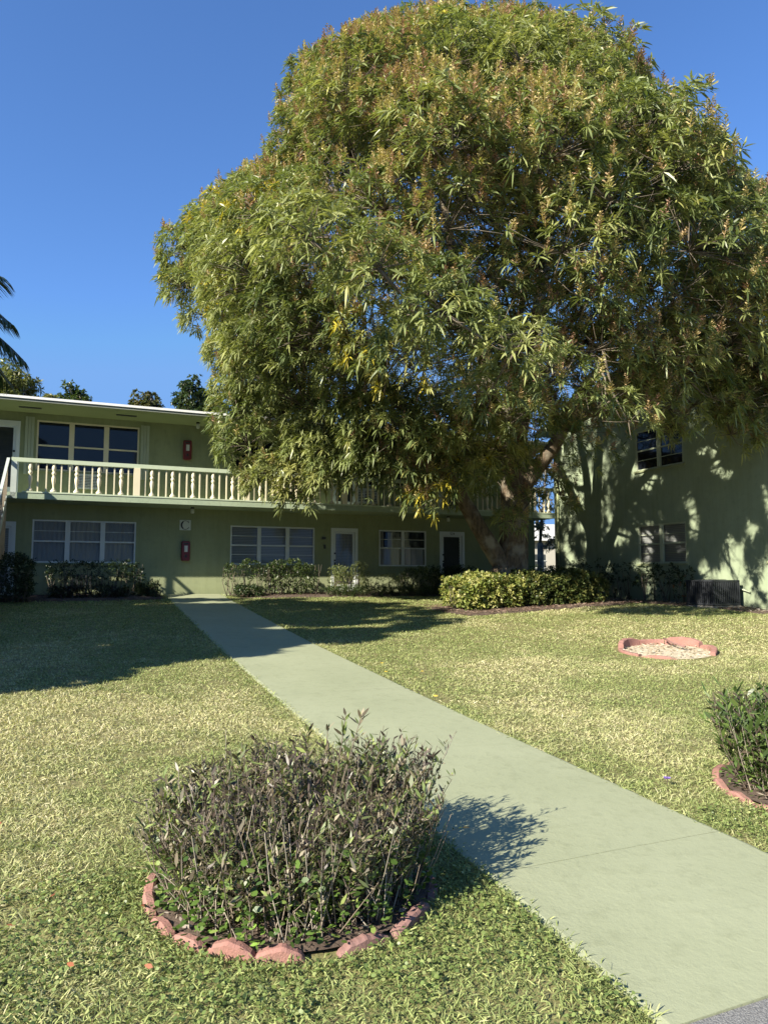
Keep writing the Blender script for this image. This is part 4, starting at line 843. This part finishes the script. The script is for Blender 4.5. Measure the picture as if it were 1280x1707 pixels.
shrub('dense dark clipped block hedge in front of the stairs at the left edge', -5.4, -3.62, 1.5, 2.5, 1.17, 1, DK, n=2600, low=.12, L=(.04, .06), wave=.02)
shrub('long dark clipped shrub row under the left three-part ground floor window', -3.35, -.85, .4, 1.15, .98, 2, DK, n=1100, airy=.36, nst=20, low=.42, L=(.04, .075), wave=.03)
shrub('small spiky dark grassy clump left of the path end against the wall', -1.05, -.42, .5, 1.2, .34, 3, DK, n=160, L=(.12, .22), wd=.12, low=0., wave=.1)
shrub('low dark reddish ground plants beneath the left shrub row', -3.3, -1.3, 1.1, 1.6, .32, 4, [((.035, .025, .018), 2), ((.03, .045, .018), 2)], n=420, low=0., L=(.06, .1), wd=.3)
shrub('glossy clipped shrub with bare lower stems just right of the path end', 1.42, 3.0, .4, 1.2, 1.0, 5, MD, n=620, airy=.40, low=.45, nst=12, L=(.045, .08))
shrub('fuller clipped shrub under the middle three-part window', 2.75, 4.25, .4, 1.25, 1.02, 6, MD, n=820, airy=.30, low=.2, nst=10, L=(.045, .08))
shrub('small dark clump at the foot of the shrub right of the path end', 1.7, 2.5, .9, 1.5, .28, 7, DK, n=150, low=0, L=(.08, .13), wd=.3)
shrub('light grey-green rounded bush before the first ground floor door', 4.75, 5.95, .5, 1.35, .92, 8, LT, n=950, low=.0, L=(.03, .055), wd=.45, wave=.08, nst=8)
shrub('thin variegated low bush between the first door and the two-part window', 5.9, 7.35, .5, 1.2, .62, 9, LT, n=420, airy=.4, low=.0, L=(.035, .06), nst=8)
shrub('loose green bush under the two-part ground floor window', 7.3, 8.4, .5, 1.2, .86, 10, MD+LT[:1], n=420, airy=.42, low=.1, nst=8)
shrub('dark open shrub standing before the louvred 524 door', 8.3, 10.3, .5, 1.3, .92, 11, DK+MD[:1], n=700, airy=.36, low=.1, nst=10)
shrub('low dark plants along the wall behind the mango trunk', 9.9, 13.2, 1.6, 2.6, .95, 12, DK, n=1000, airy=.3, low=.1, nst=12)
shrub('low grassy green edging plants at the foot of the door bushes', 4.4, 8.6, 1.25, 1.65, .26, 13, MD, n=600, low=0, L=(.08, .13), wd=.16)
# yellow variegated hedge around the mango trunk
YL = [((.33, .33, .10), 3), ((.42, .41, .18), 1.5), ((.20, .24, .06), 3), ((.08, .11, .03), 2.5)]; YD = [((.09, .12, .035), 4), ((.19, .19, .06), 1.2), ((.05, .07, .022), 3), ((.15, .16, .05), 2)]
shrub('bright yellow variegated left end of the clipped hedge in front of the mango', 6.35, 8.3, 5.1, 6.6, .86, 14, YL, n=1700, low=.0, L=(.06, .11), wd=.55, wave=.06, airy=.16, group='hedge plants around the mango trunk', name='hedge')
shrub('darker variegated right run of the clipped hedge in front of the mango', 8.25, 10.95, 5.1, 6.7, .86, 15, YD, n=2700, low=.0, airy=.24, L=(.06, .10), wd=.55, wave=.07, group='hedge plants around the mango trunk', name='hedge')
# sparse shrubs on the right wall (run along t)
def rshrub(label, t, seed, h, pal=DK, n=120, w=.42): shrub(label, 12.35, 12.9, t-w, t+w, h, seed, pal, n=n, airy=.3, low=.42, nst=3, L=(.06, .10), wd=.45)
rshrub('sparse dark shrub by the far corner of the gabled wall', 3.05, 16, 1.1)
rshrub('sparse dark shrub left of the ground floor window of the gabled wall', 4.35, 17, 1.12)
rshrub('thin bare-stemmed shrub under the left pane of the gabled wall window', 5.25, 18, 1.1)
rshrub('thin bare-stemmed shrub under the mullion of the gabled wall window', 6.1, 19, 1.12)
rshrub('thin shrub with hanging leaves under the right pane of the gabled wall window', 6.85, 20, 1.08)
rshrub('small shrub with a few orange leaves just left of the condenser', 7.5, 21, .95, DK+[((.30, .12, .04), 1.0)], n=70, w=.25)

# ------------------------------------------------------------------ planting rings
def edger(cx, cy, r, a0, a1, h, w, waves, label, group, m='edger', tilt=0., dz=-.074):
    """one curved scalloped edging block, an arc from a0 to a1 degrees"""
    n = 26; V = []; F = []; am = rad((a0+a1)/2); ox, oy = cx+r*math.cos(am), cy+r*math.sin(am); oz = float(zg(ox, oy))
    for i in range(n+1):
        u_ = i/n; a = rad(a0+(a1-a0)*u_); top = h*(.62+.38*abs(math.sin(math.pi*waves*u_))**.6+.02*math.sin(i*.9+a0)+.012*math.sin(i*1.7+a1))+dz
        for rr, z in ((r+w/2, -.06), (r+w/2, top-.012), (r+w/2-.012, top), (r-w/2+.012, top), (r-w/2, top-.012), (r-w/2, -.06)):
            V.append((cx+rr*math.cos(a)-ox, cy+rr*math.sin(a)-oy, z+float(zg(cx+r*math.cos(a), cy+r*math.sin(a)))-oz))
    for i in range(n):
        for j in range(6): F.append((i*6+j, i*6+(j+1) % 6, (i+1)*6+(j+1) % 6, (i+1)*6+j))
    F += [tuple(range(6))[::-1], tuple(range(n*6, n*6+6))]
    b_ = MB(); b_.add(V, F); o = b_.build('edging_block', m, None, smooth=False, loc=(ox, oy, oz)); o.rotation_euler = (tilt, tilt*.5, 0)
    tag(o, label, 'edging block', group); return o
ga = 'scalloped blocks around the near bush'
edger(-.46, 3.80, .705, 176, 212, .12, .055, 2, 'faded pink edging block at the left side of the near bush, half sunk in grass', ga)
edger(-.46, 3.80, .705, 214, 246, .11, .055, 2, 'short pink edging block at the lower left of the near bush', ga)
edger(-.46, 3.80, .705, 247.5, 281, .135, .055, 2, 'cleanest pink scalloped edging block at the front of the near bush', ga, tilt=.04)
edger(-.46, 3.80, .705, 292, 313, .12, .055, 1, 'dark tilted edging block at the front right of the near bush', ga, m='edgerdark', tilt=-.10)
edger(-.46, 3.80, .705, 314.5, 340, .125, .055, 1, 'dark edging block leaning behind the tilted one at the right of the near bush', ga, m='edgerdark', tilt=.05)
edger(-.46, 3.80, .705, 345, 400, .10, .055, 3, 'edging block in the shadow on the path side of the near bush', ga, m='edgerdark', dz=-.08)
edger(-.46, 3.80, .705, 402, 460, .10, .055, 3, 'edging block hidden behind the right half of the near bush', ga)
edger(-.46, 3.80, .705, 462, 534, .10, .055, 4, 'edging block hidden behind the left half of the near bush', ga)
gb = 'scalloped blocks around the right bush'
for k, (a0, a1, lb) in enumerate(((160, 200, 'pink edging block at the left side of the bush on the right edge'), (201.5, 238, 'pink edging block at the front left of the bush on the right edge'), (239.5, 275, 'pink edging block at the front of the bush on the right edge'), (276.5, 330, 'edging block at the far right front of the bush on the right edge'), (331.5, 395, 'edging block outside the frame on the right bush ring'), (396.5, 458, 'edging block behind the bush on the right edge'), (459.5, 518, 'edging block at the back left of the bush on the right edge'))):
    edger(3.27, 5.3, .80, a0, a1, .11, .06, 2, lb, gb)
gc = 'pink blocks of the empty ring'
for k, (a0, a1, lb) in enumerate(((20, 71, 'back right pink block of the empty ring'), (72, 108, 'back middle pink block of the empty ring'), (109, 160, 'back left pink block of the empty ring'), (164, 215, 'left pink block of the empty ring beside the dark notch'), (216.5, 262, 'front left pink block of the empty ring'), (263.5, 318, 'front pink block of the empty ring'), (319.5, 378.5, 'right pink block of the empty ring'))):
    edger(4.78, 12.25, .735, a0, a1, .15, .09, 0 if k % 2 else 1, lb, gc, dz=(-.105 if 200 < (a0+a1)/2 < 310 else -.005 if a0 < 164 else -.06))
def disc(cx, cy, r, dz, m, name):
    n = 40; V = [(cx, cy, float(zg(cx, cy))+dz+.01)]+[(cx+q*r*math.cos(2*math.pi*k/n), cy+q*r*math.sin(2*math.pi*k/n), float(zg(cx+q*r*math.cos(2*math.pi*k/n), cy+q*r*math.sin(2*math.pi*k/n)))+dz) for q in (.6, 1) for k in range(n)]
    F = [(0, 1+k, 1+(k+1) % n) for k in range(n)]+[(1+k, 1+n+k, 1+n+(k+1) % n, 1+(k+1) % n) for k in range(n)]
    b_ = MB(); b_.add(V, F); o = b_.build(name, m, smooth=True); tag(o, kind='structure')
disc(-.46, 3.80, .69, .02, 'mulchbase', 'soil'); disc(3.27, 5.3, .78, .02, 'mulchbase', 'soil'); disc(4.78, 12.25, .72, .0, 'sand', 'sand')
def litter():
    rng = np.random.RandomState(77); ch = []
    for cx, cy, r, n, L, pal, dz in ((4.78, 12.25, .72, 520, (.03, .09), [((.5, .45, .36), 3), ((.28, .22, .15), 2), ((.62, .58, .48), 2), ((.14, .10, .07), 1)], .018), (-.46, 3.80, .66, 1500, (.02, .06), [((.16, .12, .10), 3), ((.30, .26, .22), 1.5), ((.08, .06, .05), 2)], .035), (3.27, 5.3, .72, 700, (.02, .07), [((.2, .15, .12), 3), ((.38, .33, .27), 2), ((.1, .08, .06), 2)], .035)):
        a = rng.uniform(0, 6.28, n); q = np.sqrt(rng.rand(n))*r; x = cx+q*np.cos(a); y = cy+q*np.sin(a); P = np.stack([x, y, zg(x, y)+dz+rng.uniform(-.01, .015, n)], 1)
        ph = rng.uniform(0, 6.28, n); D = np.stack([np.cos(ph), np.sin(ph), rng.uniform(-.05, .4, n)], 1); LL = rng.uniform(*L, n); ch.append(leaves(P, D, LL, LL*rng.uniform(.1, .5, n), .1, pick(pal, n, rng), rng))
    tag(npmesh('leaf_litter', ch, ['dull']), 'dry leaf and twig litter inside the planting rings', 'litter', kind='stuff')
litter()
# stick lying in the empty ring
b_ = MB(); p = Vector((4.95, 12.80, float(zg(4.95, 12.8))+.13)); b_.tube([(0, 0, 0), (.03, -.3, -.05), (.12, -.6, -.09)], [.018, .013, .02], 6); o = b_.build('stick', 'edgerdark', smooth=True, loc=p); tag(o, 'short dark stick leaning into the empty pink ring', 'stick')

# ------------------------------------------------------------------ near bushes
def bush(label, cx, cy, r, n, seed, pal, hfun, leafL, lw, greenlow=700, dead=140, name='bush', stempal=None, nleaf=15, topdark=.0):
    rng = np.random.RandomState(seed); b_ = Vector((cx, cy, float(zg(cx, cy)))); root = empty(name, b_); tag(root, label, 'bush'); O = np.array(b_)
    a = rng.uniform(0, 2*np.pi, n); q = np.sqrt(rng.rand(n))*r; x = q*np.cos(a); y = q*np.sin(a)
    h = hfun(cx+x*1.25, cy+y*1.25, rng, n); lean = .22*q/r+rng.normal(size=n)*.08
    bx = np.stack([x, y, np.full(n, .0)], 1); tp = np.stack([x+np.cos(a)*lean*h+rng.normal(size=n)*.04, y+np.sin(a)*lean*h+rng.normal(size=n)*.04, h], 1); mid = (bx+tp)/2+rng.normal(size=(n, 3))*.025
    # three-sided stems as a curved prism
    def prism(pts, rr):
        V = []; k = len(pts)
        for p_, r_ in zip(pts, rr):
            for th in (0, 2.09, 4.19): V.append(p_+np.stack([np.full(len(p_), math.cos(th)*r_), np.full(len(p_), math.sin(th)*r_), np.zeros(len(p_))], 1))
        V = np.stack(V, 1).reshape(-1, 3); m = len(pts[0]); b0_ = np.arange(m)[:, None]*(3*k); F = []
        for i in range(k-1):
            for j in range(3): F.append(b0_+np.array([[i*3+j, i*3+(j+1) % 3, (i+1)*3+(j+1) % 3, (i+1)*3+j]]))
        return V, [np.concatenate(F)]
    sp_ = stempal or [((.18, .15, .12), 3), ((.32, .28, .23), 2), ((.10, .08, .06), 2)]
    V, F = prism([bx, mid, tp], [.0042, .0033, .0016]); C = np.repeat(pick(sp_, n, rng), 9, 0); st = [(V, F, C, 0)]
    # side twigs
    m_ = n*2; idx = rng.randint(0, n, m_); u_ = rng.uniform(.3, .8, (m_, 1)); p0_ = bx[idx]*(1-u_)**2+2*mid[idx]*u_*(1-u_)+tp[idx]*u_*u_; p2 = p0_+nrm(rng.normal(size=(m_, 3))*np.array([.7, .7, .25])+np.array([0, 0, .85]))*rng.uniform(.08, .22, (m_, 1)); pm = (p0_+p2)/2+rng.normal(size=(m_, 3))*.012
    p2[:, 2] = np.minimum(p2[:, 2], h[idx]+.04)
    V, F = prism([p0_, pm, p2], [.0028, .0022, .0012]); st.append((V, F, np.repeat(pick(sp_, m_, rng), 9, 0), 0))
    if dead:
        a = rng.uniform(0, 6.28, dead); q = np.sqrt(rng.rand(dead))*r*1.05; b1 = np.stack([q*np.cos(a), q*np.sin(a), np.full(dead, .01)], 1); t1 = b1+np.stack([rng.normal(size=dead)*.12, rng.normal(size=dead)*.12, rng.uniform(.12, .5, dead)], 1)
        V, F = prism([b1, (b1+t1)/2+rng.normal(size=(dead, 3))*.02, t1], [.0035, .003, .002]); st.append((V, F, np.repeat(pick([((.42, .37, .30), 3), ((.30, .24, .19), 2)], dead, rng), 9, 0), 0))
    npmesh('stems', st, ['stemcol'], parent=root)
    ch = []
    idx = np.repeat(np.arange(n), nleaf); u_ = rng.uniform(.28 if topdark else .10, 1.0, (len(idx), 1)); P = bx[idx]*(1-u_)**2+2*mid[idx]*u_*(1-u_)+tp[idx]*u_*u_; ph = rng.uniform(0, 6.28, len(idx)); D = np.stack([np.cos(ph), np.sin(ph), rng.uniform(.1, 1.6, len(idx))], 1)
    LL = rng.uniform(*leafL, len(idx)); ch.append(leaves(P, D, LL, LL*lw*rng.uniform(.7, 1.2, len(idx)), rng.uniform(-.1, .35, len(idx)), np.where((u_ > .78)&(rng.rand(len(idx), 1) < topdark), pick([((.055, .042, .034), 2), ((.085, .062, .05), 1)], len(idx), rng), pick(pal, len(idx), rng)), rng))
    idx = np.repeat(np.arange(m_), 7); u_ = rng.uniform(.3, 1., (len(idx), 1)); P = p0_[idx]*(1-u_)+p2[idx]*u_; ph = rng.uniform(0, 6.28, len(idx)); D = np.stack([np.cos(ph), np.sin(ph), rng.uniform(.1, 1.8, len(idx))], 1); LL = rng.uniform(*leafL, len(idx))
    ch.append(leaves(P, D, LL, LL*lw*rng.uniform(.7, 1.2, len(idx)), rng.uniform(-.1, .3, len(idx)), pick(pal, len(idx), rng), rng))
    a = rng.uniform(0, 6.28, greenlow); q = np.sqrt(rng.rand(greenlow))*r*1.17; P = np.stack([q*np.cos(a), q*np.sin(a), rng.uniform(.0, 1, greenlow)**1.6*.30+.02], 1); ph = rng.uniform(0, 6.28, greenlow); D = np.stack([np.cos(ph), np.sin(ph), rng.uniform(0, .8, greenlow)], 1); LL = rng.uniform(.025, .05, greenlow)
    ch.append(leaves(P, D, LL, LL*rng.uniform(.3, .75, greenlow), .15, pick([((.10, .17, .035), 3), ((.06, .11, .025), 3), ((.20, .27, .07), .7)], greenlow, rng), rng, prof=(.3, .75, 1., .85)))
    npmesh('foliage', ch, ['leaf'], parent=root); return root
def h1(x, y, rng, n):
    # taller at the right and back, lower at the left front
    return np.clip(.50+.05*np.clip((x+.45)/.75, -1, 1)+.07*np.clip((y-3.82)/.7, -1, 1)-.10*np.clip(-(y-3.5)/.4, 0, 1)+.20*(vnoise(x+5, y+2, 4.5, 8)-.5)+rng.normal(size=n)*.04, .2, .72)
PB = [((.10, .085, .055), 2.2), ((.18, .15, .10), 2), ((.10, .125, .05), 3.4), ((.32, .28, .20), 1.8), ((.15, .20, .065), 3.2), ((.27, .33, .10), 1.4)]
bush('half-bare bush of purple-brown leaves in the near scalloped ring', -.46, 3.80, .62, 660, 51, PB, h1, (.030, .068), .24, greenlow=4200, dead=420, nleaf=14, topdark=.7)
# tall shoots standing out of the near bush
def shoots(cx, cy, r_, pts, seed, pal):
    rng = np.random.RandomState(seed); ch = []; tb = MB(); z0 = float(zg(cx, cy))
    for (x, y, z) in pts:
        b_ = Vector((cx+(x-cx)*.5-cx, cy+(y-cy)*.5-cy, .1)); e = Vector((x-cx, y-cy, z-z0)); m_ = b_.lerp(e, .55)+Vector((rng.uniform(-.02, .02), 0, 0)); tb.tube([b_, m_, e], [.005, .004, .0018], 5)
        n = 24; u_ = rng.uniform(.55, 1, (n, 1)); P = np.array(b_)*(1-u_)**2+2*np.array(m_)*u_*(1-u_)+np.array(e)*u_*u_; ph = rng.uniform(0, 6.28, n); D = np.stack([np.cos(ph), np.sin(ph), rng.uniform(.5, 1.8, n)], 1); LL = rng.uniform(.045, .08, n)
        ch.append(leaves(P, D, LL, LL*.26, .05, pick(pal, n, rng), rng))
    return ch, tb
bo = [o for o in bpy.data.objects if o.name.startswith('bush')][0]
for k, pt in enumerate([(-.20, 3.85, .93), (-.12, 3.8, .92), (.10, 3.75, .80), (.16, 3.8, .83), (.0, 3.8, .80), (.26, 3.7, .62), (.28, 3.6, .55), (-.42, 4.1, .80), (-.6, 4.1, .74), (-.8, 4., .68), (-1.12, 3.75, .63), (-1.15, 3.7, .60), (-.3, 3.95, .84), (.2, 3.6, .72), (-.98, 3.9, .66), (-.08, 3.9, .78), (.14, 3.9, .76)]):
    ch, tb = shoots(-.46, 3.82, 0, [pt], 61+k, PB); sh_ = npmesh('shoot', ch, ['leaf'], parent=bo); tb.build('stem', 'twig', sh_)
def h2(x, y, rng, n): return np.clip(.58+rng.normal(size=n)*.07, .25, .8)
PG = [((.08, .13, .035), 4), ((.12, .18, .045), 3), ((.05, .08, .025), 2), ((.09, .07, .05), 1.5), ((.16, .22, .06), 1)]
bush('green lance-leaved bush in its pink ring at the right edge', 3.27, 5.30, .66, 520, 52, PG, h2, (.06, .12), .24, greenlow=2200, dead=160, nleaf=14)
# bright weeds at the front of the near ring
def sprig(x, y, h, n, L, label, seed, c=(.20, .33, .06)):
    rng = np.random.RandomState(seed); b_ = (x, y, float(zg(x, y))); root = empty('weed', b_); tag(root, label, 'weed'); P = np.stack([rng.normal(size=n)*.02, rng.normal(size=n)*.02, np.linspace(.3, 1, n)*h], 1); ph = np.arange(n)*2.4; D = np.stack([np.cos(ph), np.sin(ph), np.full(n, .5)], 1)
    npmesh('leaf_cluster', [leaves(P, D, rng.uniform(*L, n), rng.uniform(*L, n)*.5, .25, np.array([c])*rng.uniform(.8, 1.2, (n, 1)), rng)], ['leaf'], parent=root); tb = MB(); tb.tube([(0, 0, 0), (0, 0, h)], .003, 5); tb.build('stem', 'twig', root)
sprig(-.28, 3.24, .20, 12, (.05, .075), 'bright green young weed shoot at the front right of the near ring', 1)
sprig(-.55, 3.14, .13, 9, (.03, .05), 'round-leaved bright weed over the front pink block', 2)
sprig(-.80, 3.22, .13, 8, (.035, .05), 'small glossy weed inside the lower left of the near ring', 3, (.14, .25, .05))
sprig(-.02, 3.35, .16, 9, (.05, .07), 'narrow-leaved green weed by the dark tilted block', 4, (.12, .20, .05))

# purple flower, fallen leaves
r = empty('purple_flower', (2.07, 5.38, float(zg(2.07, 5.38)))); tag(r, 'single small violet flower in the lawn right of the path', 'flower')
rng = np.random.RandomState(1); n = 12; ph = np.arange(n)*.52; D = np.stack([np.cos(ph), np.sin(ph), np.full(n, .6)], 1)
npmesh('petals', [leaves(np.tile([[0, 0, .055]], (n, 1)), D, .032, .018, .1, np.tile([[.22, .15, .45]], (n, 1)), rng)], ['dull'], parent=r)
tb = MB(); tb.tube([(0, 0, 0), (0, 0, .06)], .002, 4); tb.build('stem', 'twig', r)
def fallen(px, py, yy, c, L, seed, grp, label):
    x = (px-640)/1190*yy; rng = np.random.RandomState(seed); z = float(zg(x, yy))+.045; s, t = ST(x, yy)
    if pl_(t) < s < pr_(t): z = float(zg(x, yy))+.037
    n = 1; ph = rng.uniform(0, 6.28); D = np.array([[math.cos(ph), math.sin(ph), .12]])
    o = npmesh('fallen_leaf', [leaves(np.zeros((1, 3)), D, L, L*.42, .12, np.array([c]), rng)], ['dull']); o.location = (x, yy, z); tag(o, label, 'leaf', grp)
BR = 'brown dry leaf fallen on the near lawn'; YE = 'yellow leaf fallen on the grass beside the path'
for i, (px, yy) in enumerate(((150, 2.95), (275, 2.95), (195, 3.05), (40, 3.25), (108, 3.5), (250, 3.45), (640, 2.95), (20, 4.4), (530, 2.8))): fallen(px, 0, yy, (.28, .10, .05), .045, i+1, 'brown fallen leaves', BR)
for i, (px, yy) in enumerate(((375, 11.0), (640, 9.8), (690, 9.4), (640, 10.5), (720, 8.3), (700, 9.9))): fallen(px, 0, yy, (.50, .38, .06), .06, i+20, 'yellow fallen leaves', YE)

# opposite wing added behind the viewer to darken window reflections and skylight
r = empty('added_opposite_wing', (-6, -24, 0), rad(20)); tag(r, 'light green apartment wing across the lawn behind the viewer', 'building')
b_ = MB(); b_.box(-30, 30, -9, 0, -.5, 6.2); b_.build('wall', 'stucco', r)
b_ = MB(); b_.box(-30.5, 30.5, -9.5, 1.2, 6.21, 6.45); b_.build('roof', 'roofwhite', r)
b_ = MB(); b_.box(-30, 30, .002, 1.2, 3., 3.16); b_.build('balcony_slab', 'slab', r)
for k in range(16):
    for z in (.9, 3.9): b_ = MB(); b_.box(-28+k*3.6, -26.+k*3.6, .003, .03, z, z+1.3); b_.build('window', 'dark', r)
# ------------------------------------------------------------------ beyond the gap
r = empty('white_house', (*at(925, 0, 48)[:2], 1.0), rad(12)); tag(r, 'distant white house seen through the gap between the buildings', 'house')
b_ = MB(); b_.box(-5, 6, 0, 7, 0, 3.0); b_.build('wall', 'farwhite', r)
b_ = MB(); b_.add([(-5.5, -.5, 3.0), (6.5, -.5, 3.0), (6.5, 7.5, 3.0), (-5.5, 7.5, 3.0), (-5.5, 3.5, 4.4), (6.5, 3.5, 4.4)], [(0, 1, 5, 4), (2, 3, 4, 5), (0, 4, 3), (1, 2, 5), (0, 3, 2, 1)]); b_.build('roof', 'roofing', r)
for x in (-1.2, 3.4):
    b_ = MB(); b_.box(x-.45, x+.45, -.03, -.002, .75, 2.1); w_ = b_.build('window', 'dark', r)
    b_ = MB(); b_.box(x-.5, x+.5, -.05, -.031, 1.18, 1.22); b_.box(x-.5, x+.5, -.05, -.031, 1.65, 1.69); b_.build('frame', 'white', w_)
shrub('low reddish hedge far off in the gap between the buildings', 16, 24, -15.2, -14, .8, 66, [((.16, .07, .04), 3), ((.06, .07, .03), 2)], n=900, low=0, L=(.08, .14), name='hedge', group='far hedges')
